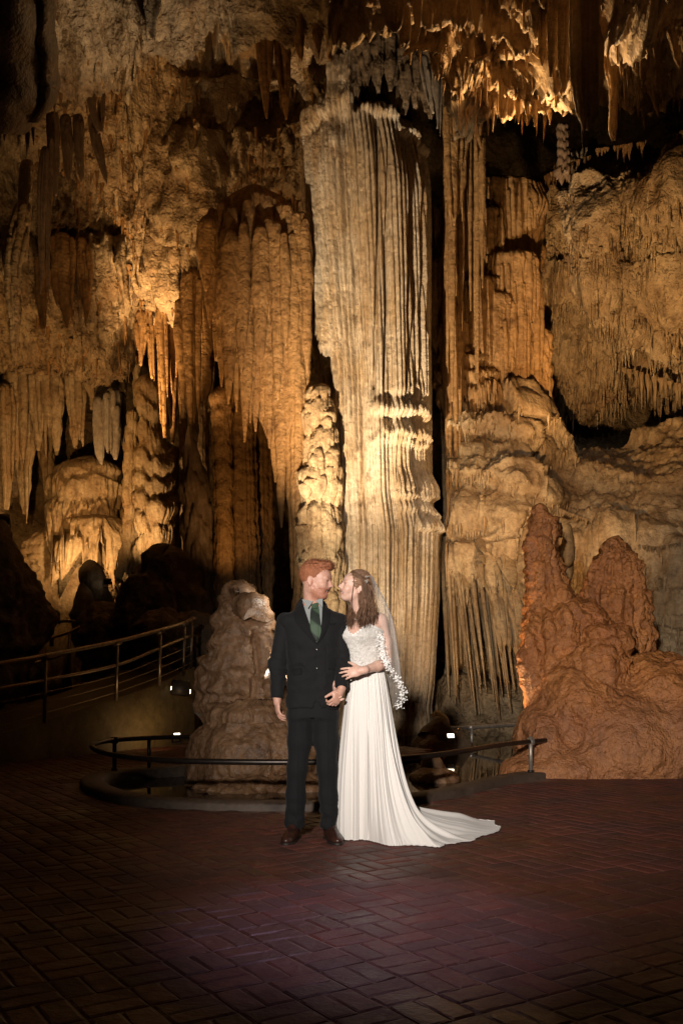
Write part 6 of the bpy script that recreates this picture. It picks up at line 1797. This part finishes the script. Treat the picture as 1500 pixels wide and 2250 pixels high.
def bride_body():
    S = Solid((-0.16, 5.98, 0.0), (0.40, 6.54, 1.80), 0.0058)
    stack_put(S, [(z, x, y, rx - 0.004, ry - 0.004) for z, x, y, rx, ry in BT], 0.03)
    stack_put(S, [(0.75, 0.165, 6.32, 0.10, 0.075), (0.95, 0.165, 6.32, 0.112, 0.080), (1.12, 0.16, 6.30, 0.098, 0.076)], 0.04)
    for q in (-1, 1): S.chain([(0.165 + q * 0.05, 6.34, 0.85, 0.055), (0.165 + q * 0.05, 6.34, 0.48, 0.04), (0.165 + q * 0.05, 6.34, 0.08, 0.03)], 0.03)
    for q, r in ((bshR, 0.046), (bshL, 0.044)): S.ell(q + (0, 0, 0.002), (r, r, r), 0.04)
    S.chain([(*bshR, 0.043), (*(bshR * 0.5 + belR * 0.5 + np.array([0.012, 0, 0])), 0.040), (*belR, 0.033), (*(belR * 0.6 + bwrR * 0.4), 0.033), (*bwrR, 0.0235)], 0.02)
    S.chain([(*bshL, 0.042), (*belL, 0.033), (*bwrL, 0.023)], 0.02)
    S.cap((0.135, 6.30, 1.45), fo + fA[2] * 0.045 - fA[0] * 0.02, 0.052, 0.045, 0.025)
    S.cap((0.06, 6.29, 1.445), (0.24, 6.295, 1.448), 0.012, 0.012, 0.03)
    W = head(S, fo, fA, FS, False)
    hand(S, bwrR, (-0.97, -0.02, -0.16), (0.05, 1.0, -0.25), 0.90, 0.22, 0.10, thumb=-1, thumb_in=0.12, curls=(0.20, 0.24, 0.30, 0.36))
    hand(S, bwrL + (0, -0.03, 0), (0.05, -0.45, -0.85), (0.75, -0.3, 0.2), 0.88, 0.75, 0.04, thumb=1, thumb_in=0.3)
    V, Fc = S.mesh()
    o = mesh_obj('body', V, Fc, M['skin_f'], b_)
    paint(o, head_tint(V, fo, fA, FS, False))
    face_parts(W, fA, FS, b_)
bride_body()


def bride_hair():
    s = FS
    W = lambda f, l, u: fo + (fA[0] * f + fA[1] * l + fA[2] * u) * s
    S = Solid(fo - 0.22, fo + np.array([0.24, 0.2, 0.32]), 0.0044)
    S.ell(W(-0.020, 0, 0.150), np.array((0.105, 0.084, 0.098)) * s, 0.01, rot=fA)
    S.ell(W(-0.085, 0, 0.10), np.array((0.045, 0.066, 0.09)) * s, 0.03, rot=fA)
    S.ell(W(0.150, 0, 0.105), np.array((0.090, 0.13, 0.092)) * s, 0.008, 'sub', fA)
    S.ell(W(0.080, 0, 0.040), np.array((0.105, 0.13, 0.100)) * s, 0.008, 'sub', fA)
    for q in (-1, 1): S.ell(W(-0.012, q * 0.088, 0.092), np.array((0.024, 0.028, 0.036)) * s, 0.006, 'sub', fA)
    V, Fc = S.mesh(); n = vnormals(V, Fc); q = V - fo
    f, l, u = q @ fA[0], q @ fA[1], q @ fA[2]
    V = V + n * (0.003 * np.sin((np.arctan2(l, u - 0.1) * 22 + 6 * f * 10)) + 0.003 * ridge(f * 0.3, l, u, 0.02, 2))[:, None]
    mesh_obj('hair', V, Fc, M['hair_brown'], b_)
    rs = np.random.RandomState(9)
    # long locks falling behind the ear to the chest, and on the far side of the neck
    def lock(a, m1, m2, e, n_, rad, r0):
        out = []
        for k in range(n_):
            j = rs.randn(3) * rad; j2 = rs.randn(3) * rad * 1.15
            pts = spline([a + j * 0.6, m1 + j, m2 + j2, e + j2 * 1.2 + np.array([0, 0, rs.uniform(-0.025, 0.03)])], 9)
            out.append(tube(pts, np.concatenate([np.full(6, r0), np.linspace(r0, r0 * 0.3, 3)]), 3))
        return out
    L = []
    L += lock(G(796, 1272, 6.19), G(803, 1310, 6.18), G(804, 1340, 6.17), G(799, 1365, 6.16), 330, 0.013, 0.0017)
    L += lock(G(806, 1276, 6.23), G(812, 1312, 6.22), G(815, 1340, 6.21), G(813, 1362, 6.20), 330, 0.014, 0.0017)
    L += lock(G(792, 1300, 6.18), G(796, 1325, 6.165), G(794, 1345, 6.16), G(789, 1368, 6.155), 200, 0.010, 0.0016)
    L += lock(G(786, 1290, 6.31), G(777, 1328, 6.28), G(772, 1350, 6.24), G(770, 1368, 6.21), 260, 0.010, 0.0017)
    L += lock(G(806, 1280, 6.30), G(812, 1320, 6.33), G(812, 1345, 6.34), G(806, 1364, 6.34), 200, 0.015, 0.002)
    # twisted half-up section with a clip
    for k in range(90):
        j = rs.randn(3) * 0.007
        L.append(tube(spline([W(0.055, 0.045, 0.205) + j, W(0.0, 0.078, 0.185) + j, W(-0.05, 0.080, 0.165) + j, W(-0.095, 0.045, 0.150) + j], 12), 0.0016, 3))
    V, Fc = join(L); T = np.vstack([Fc[:, [0, 1, 2]], Fc[Fc[:, 2] != Fc[:, 3]][:, [0, 2, 3]]])
    mesh_obj('hair_locks', V, T, M['hair_brown'], b_)
    # hair swept back from the hairline over the crown
    L = []
    ce, rd = np.array((-0.020, 0, 0.150)), np.array((0.108, 0.088, 0.102))
    def onhead(v):
        v = np.asarray(v) / np.linalg.norm(v); return ce + v * rd * (1 / np.linalg.norm(v))
    for k in range(330):
        t_ = rs.rand(); sd = 1 if rs.rand() < 0.8 else -1
        a0 = np.array((0.86 - 1.0 * t_, sd * (0.15 + 0.95 * t_), 0.72 - 0.85 * t_ ** 1.3)) + rs.randn(3) * 0.03
        e0 = np.array((-0.95, sd * rs.uniform(0.05, 0.5), rs.uniform(-0.05, 0.45)))
        pts = [onhead(a0 * (1 - q) + e0 * q + np.array((0, sd * 0.5, 0.35)) * q * (1 - q)) * (1 + 0.0) for q in np.linspace(0, 1, 9)]
        L.append(tube([W(*p) + rs.randn(3) * 0.0006 for p in pts], 0.0015, 3))
    V, Fc = join(L); T = np.vstack([Fc[:, [0, 1, 2]], Fc[Fc[:, 2] != Fc[:, 3]][:, [0, 2, 3]]])
    mesh_obj('hair_strands', V, T, M['hair_brown'], b_)
    # loose tendril in front of the ear
    L = [tube(spline([W(0.055, 0.060, 0.190), W(0.040, 0.076, 0.140), W(0.030, 0.074, 0.06), G(771, 1335, 6.17), G(780, 1352, 6.16)], 20) + rs.randn(3) * 0.0015, 0.0009, 4) for _ in range(4)]
    V, Fc = join(L); T = np.vstack([Fc[:, [0, 1, 2]], Fc[Fc[:, 2] != Fc[:, 3]][:, [0, 2, 3]]])
    mesh_obj('hair_tendril', V, T, M['hair_brown'], b_)
bride_hair()


def white_fabric(name, col, trans=0.0, lace=False):
    m, nt, b = new_mat(name)
    tc = N(nt, 'ShaderNodeTexCoord')
    b.inputs['Base Color'].default_value = (*col, 1)
    b.inputs['Roughness'].default_value = 0.75 if not lace else 0.5
    b.inputs['Sheen Weight'].default_value = 0.15
    if lace:
        n = N(nt, 'ShaderNodeTexVoronoi', i_Scale=70); n.feature = 'DISTANCE_TO_EDGE'
        n0 = N(nt, 'ShaderNodeTexNoise', i_Scale=45, i_Detail=3); nt.links.new(tc.outputs['Object'], n0.inputs['Vector'])
        nt.links.new(mixc(nt, 0.12, tc.outputs['Object'], n0.outputs['Color']), n.inputs['Vector'])
        nt.links.new(mixc(nt, ramp(nt, n.outputs[0], 0.05, 0.25), (0.84, 0.82, 0.79), (0.66, 0.60, 0.54)), b.inputs['Base Color'])
        bp = N(nt, 'ShaderNodeBump', i_Strength=1.0, i_Distance=0.006); bp.invert = True; nt.links.new(n.outputs[0], bp.inputs['Height']); nt.links.new(bp.outputs[0], b.inputs['Normal'])
    else:
        n = N(nt, 'ShaderNodeTexNoise', i_Scale=160, i_Detail=2); nt.links.new(tc.outputs['Object'], n.inputs['Vector'])
        bp = N(nt, 'ShaderNodeBump', i_Strength=0.1, i_Distance=0.002); nt.links.new(n.outputs[0], bp.inputs['Height']); nt.links.new(bp.outputs[0], b.inputs['Normal'])
    return m
M['chiffon'] = white_fabric('white_chiffon', (0.72, 0.69, 0.66))
M['lace'] = white_fabric('beaded_lace', (0.78, 0.76, 0.73), lace=True)
M['lace_edge'] = plain_mat('lace_edge', (0.82, 0.80, 0.78), 0.6)
m, nt, b = new_mat('veil_tulle')
tr = N(nt, 'ShaderNodeBsdfTransparent'); df = N(nt, 'ShaderNodeBsdfDiffuse'); df.inputs[0].default_value = (0.85, 0.83, 0.81, 1)
tl = N(nt, 'ShaderNodeBsdfTranslucent'); tl.inputs[0].default_value = (0.8, 0.78, 0.76, 1)
m1 = N(nt, 'ShaderNodeMixShader'); m1.inputs[0].default_value = 0.35; nt.links.new(df.outputs[0], m1.inputs[1]); nt.links.new(tl.outputs[0], m1.inputs[2])
lw = N(nt, 'ShaderNodeLayerWeight', i_Blend=0.35)
mr = N(nt, 'ShaderNodeMapRange', i_3=0.13, i_4=0.60); nt.links.new(lw.outputs['Facing'], mr.inputs[0])
m2 = N(nt, 'ShaderNodeMixShader'); nt.links.new(mr.outputs[0], m2.inputs[0]); nt.links.new(tr.outputs[0], m2.inputs[1]); nt.links.new(m1.outputs[0], m2.inputs[2])
nt.links.new(m2.outputs[0], nt.nodes['Material Output'].inputs[0])
M['veil'] = m

FRONT = math.atan2(-0.86, -0.5)           # the way her chest faces


def bodice():
    nth, nz = 180, 70
    th = np.linspace(0, 2 * np.pi, nth, endpoint=False)
    dphi = (th - FRONT + np.pi) % (2 * np.pi) - np.pi
    a = np.abs(dphi)
    zn = np.interp(a, [0, 0.18, 0.5, 0.85, 1.3, 2.0, np.pi], [1.338, 1.352, 1.394, 1.405, 1.385, 1.345, 1.30])
    zb = 1.118 + 0.006 * np.sin(th * 9)
    t = np.linspace(0, 1, nz)[:, None]
    Z = zb * (1 - t) + zn * t
    A = np.asarray(BT); f = lambda c: np.interp(Z, A[:, 0], A[:, c])
    TH = np.broadcast_to(th, Z.shape)
    p = 2.3; c, s = np.cos(TH), np.sin(TH)
    rr = 1 / ((np.abs(c) / (f(3) + 0.005)) ** p + (np.abs(s) / (f(4) + 0.005)) ** p) ** (1 / p)
    bust = np.exp(-((a[None] - 0.52) / 0.42) ** 2) * np.exp(-((Z - 1.335) / 0.05) ** 2)
    X = f(1) + c * rr; Y = f(2) + s * rr
    rr2 = rr + 0.022 * bust + 0.0022 * ridge(X, Y, Z, 0.018, 2)
    X = f(1) + c * rr2; Y = f(2) + s * rr2
    V = np.stack([X, Y, Z], -1).reshape(-1, 3)
    bd = mesh_obj('bodice', V, grid_faces(nth, nz, True), M['lace'], b_)
    # scalloped flowers along the neckline
    L = []
    rs = np.random.RandomState(4)
    for k in range(0, nth, 3):
        if a[k] < 1.9:
            L.append(flower(np.array([X[-1, k], Y[-1, k], Z[-1, k]]) + np.array([c[-1, k], s[-1, k], 0]) * 0.003, np.array([c[-1, k], s[-1, k], 0.1]), rs.uniform(0.006, 0.010), rs))
    V, Fc = join(L); o = mesh_obj('neckline_lace', V, Fc, M['lace_edge'], b_, smooth_sh=False); o['kind'] = 'stuff'


def flower(c, n, r, rs):
    A = axes(n, (0.02, 0.3, 1)); k = 6; ph = rs.uniform(0, 6.28)
    V = [c]
    for i in range(k * 2):
        q = ph + i * np.pi / k; rr = r if i % 2 == 0 else r * 0.72
        V.append(c + (A[1] * np.cos(q) + A[2] * np.sin(q)) * rr + A[0] * (0.002 if i % 2 == 0 else 0))
    Fc = [[0, 1 + i, 1 + (i + 1) % (2 * k)] for i in range(2 * k)]
    return np.array(V), np.array(Fc)


def skirt():
    # hem on the floor as photo pixels (ground points); runs from the back left round the front to the train
    hem_px = [(742, 1826), (739, 1838), (748, 1848), (770, 1851), (800, 1850), (822, 1854), (850, 1862), (885, 1864), (930, 1863), (970, 1865), (1026, 1855), (1064, 1842), (1088, 1827), (1078, 1814), (1046, 1806), (1010, 1800), (970, 1800), (930, 1798), (880, 1794), (830, 1792), (780, 1796), (752, 1808)]
    hem = np.array([ground(*p) for p in hem_px])
    hem = spline(np.vstack([hem, hem[:1]]), 441)[:-1]
    nth, nz = 440, 100
    c0 = np.array([0.158, 6.30])
    # match each hem point with a waist angle by arc share
    angs = np.unwrap(np.arctan2(hem[:, 1] - 6.27, hem[:, 0] - 0.20))
    seg = np.linalg.norm(np.roll(hem, -1, 0) - hem, axis=1); s = np.concatenate([[0], np.cumsum(seg)[:-1]]) / seg.sum()
    a0 = math.pi * 0.95
    th = a0 + 2 * np.pi * (0.45 * s + 0.55 * (angs - angs[0]) / (2 * np.pi))
    wx = c0[0] + 0.114 * np.cos(th); wy = c0[1] + 0.093 * np.sin(th); wz = 1.135
    t = np.linspace(0, 1, nz)[:, None]
    out = hem[:, :2] - np.stack([wx, wy], -1)
    dist = np.linalg.norm(out, axis=1); dirn = out / dist[:, None]
    # Bezier: waist, straight-ish fall, hem
    far = smooth(0.30, 0.75, dist)
    cd = np.minimum(dist, 0.10 + 0.07 * far)
    cz = 0.30 * (1 - far) + 0.0 * far
    h1d, h1z = 0.06 + 0.03 * far, 0.90 - 0.15 * far
    d = 3 * (1 - t) ** 2 * t * h1d + 3 * (1 - t) * t ** 2 * cd + (t ** 3 * (1 - far) + t ** 5 * far) * dist
    z = (1 - t) ** 3 * wz + 3 * (1 - t) ** 2 * t * h1z + 3 * (1 - t) * t ** 2 * cz + t ** 3 * 0.008
    # soft uneven folds that open downward
    u = np.arange(nth) / nth
    rs = np.random.RandomState(5)
    a1 = u * 2 * np.pi
    ring = lambda k, sd, drift: vn(np.cos(a1)[None] * k + sd, np.sin(a1)[None] * k + sd * 1.7, t * drift + sd)
    fold = 1.1 * ring(4.2, 3.1, 0.8) + 0.75 * ring(9.5, 8.2, 0.9) + 0.35 * ring(19.0, 1.2, 1.2)
    nf = a1 * 31 + 5 * ring(3.0, 5.5, 0.2)[0]
    amp = (0.003 + 0.030 * smooth(0.0, 0.7, t)) * (1 + 0.5 * far[None] * t)
    fine = ring(24.0, 2.2, 0.4) * 0.007 * (1 - 0.6 * smooth(0.0, 0.7, t)) * smooth(0.0, 0.05, t)
    slit = -0.03 * np.exp(-(((u[None] - 0.205 - 0.004 * np.sin(t * 7)) / 0.006) ** 2)) * smooth(0.30, 0.5, t)
    d = d + amp * fold + fine + slit
    X = wx + dirn[:, 0] * d; Y = wy + dirn[:, 1] * d
    flat = smooth(0.22, 0.03, z)
    z = z + flat * (0.022 + 0.026 * far[None]) * np.clip(0.5 + 0.8 * fold, 0, 1.6) * smooth(1.0, 0.9, t) + 0.010 * smooth(0.93, 1.0, t) * np.abs(np.sin(nf[None] * 1.5))
    # the deep fold of shade down the front
    V = np.stack([X, Y, np.maximum(z, 0.013)], -1)
    mesh_obj('skirt', V.reshape(-1, 3), grid_faces(nth, nz, True), M['chiffon'], b_)
    # rolled hem
    hm = V[-1].copy(); hm[:, 2] = np.maximum(hm[:, 2], 0.014)
    Vt, Ft = tube(hm[::2], 0.004, 5, True)
    mesh_obj('hem', Vt, Ft, M['chiffon'], b_)


bodice(); skirt()


def veil():
    # sheet from the comb at the back of the head, over the shoulder and arm to hip height
    nv_, nu_ = 90, 60
    comb = [G(812, 1264, 6.200), G(817, 1266, 6.230), G(819, 1268, 6.280), G(815, 1268, 6.330), G(808, 1266, 6.360)]
    mid = [G(834, 1352, 6.195), G(858, 1356, 6.230), G(862, 1362, 6.310), G(846, 1360, 6.380), G(815, 1352, 6.400)]
    arm = [G(838, 1425, 6.165), G(868, 1440, 6.190), G(874, 1450, 6.300), G(860, 1450, 6.400), G(815, 1440, 6.420)]
    low = [G(847, 1462, 6.150), G(876, 1500, 6.190), G(886, 1532, 6.280), G(872, 1556, 6.390), G(810, 1560, 6.430)]
    rows = [comb, mid, arm, low]
    cols = [spline([r[k] for r in rows], nv_) for k in range(5)]
    X = np.stack([spline([cols[k][i] for k in range(5)], nu_) for i in range(nv_)], 0)
    n = normals_grid(X)
    t = np.linspace(0, 1, nv_)[:, None]; u = np.linspace(0, 1, nu_)[None]
    X = X + n * (0.010 * smooth(0, 0.5, t) * np.sin(u * 34 + 2 * np.sin(t * 4)) + 0.004 * np.sin(u * 71 + t * 3))[..., None]
    mesh_obj('veil', X.reshape(-1, 3), grid_faces(nu_, nv_), M['veil'], b_)
    # lace flowers along the front edge and the bottom edge
    rs = np.random.RandomState(8); L = []
    edge_pts = np.vstack([X[int(nv_ * 0.50):, 0], X[-1, :int(nu_ * 0.75)]])
    for p in edge_pts:
        for _ in range(6):
            L.append(flower(p + rs.randn(3) * np.array([0.012, 0.004, 0.013]) + (0, -0.006, 0), np.array([0.3, -1, 0.1]) + rs.randn(3) * 0.3, rs.uniform(0.0028, 0.0062), rs))
    V, Fc = join(L); o = mesh_obj('veil_lace', V, Fc, M['lace_edge'], b_, smooth_sh=False); o['kind'] = 'stuff'
    # beaded comb
    L = [flower(G(806 + rs.uniform(-5, 6), 1274 + rs.uniform(-6, 8), 6.155 + rs.uniform(-0.004, 0.01)), np.array([0.2, -1, 0.2]), 0.007, rs) for _ in range(10)]
    V, Fc = join(L); o = mesh_obj('hair_comb', V, Fc, M['galv'], b_, smooth_sh=False)
veil()
# necklace and ring
nk = spline([G(777, 1346, 6.27), G(776, 1357, 6.235), G(780, 1361, 6.222), G(787, 1360, 6.222), G(794, 1352, 6.235), G(800, 1344, 6.26)], 26)
quadtube('necklace', nk, 0.0022, M['lace_edge'], b_, 6)
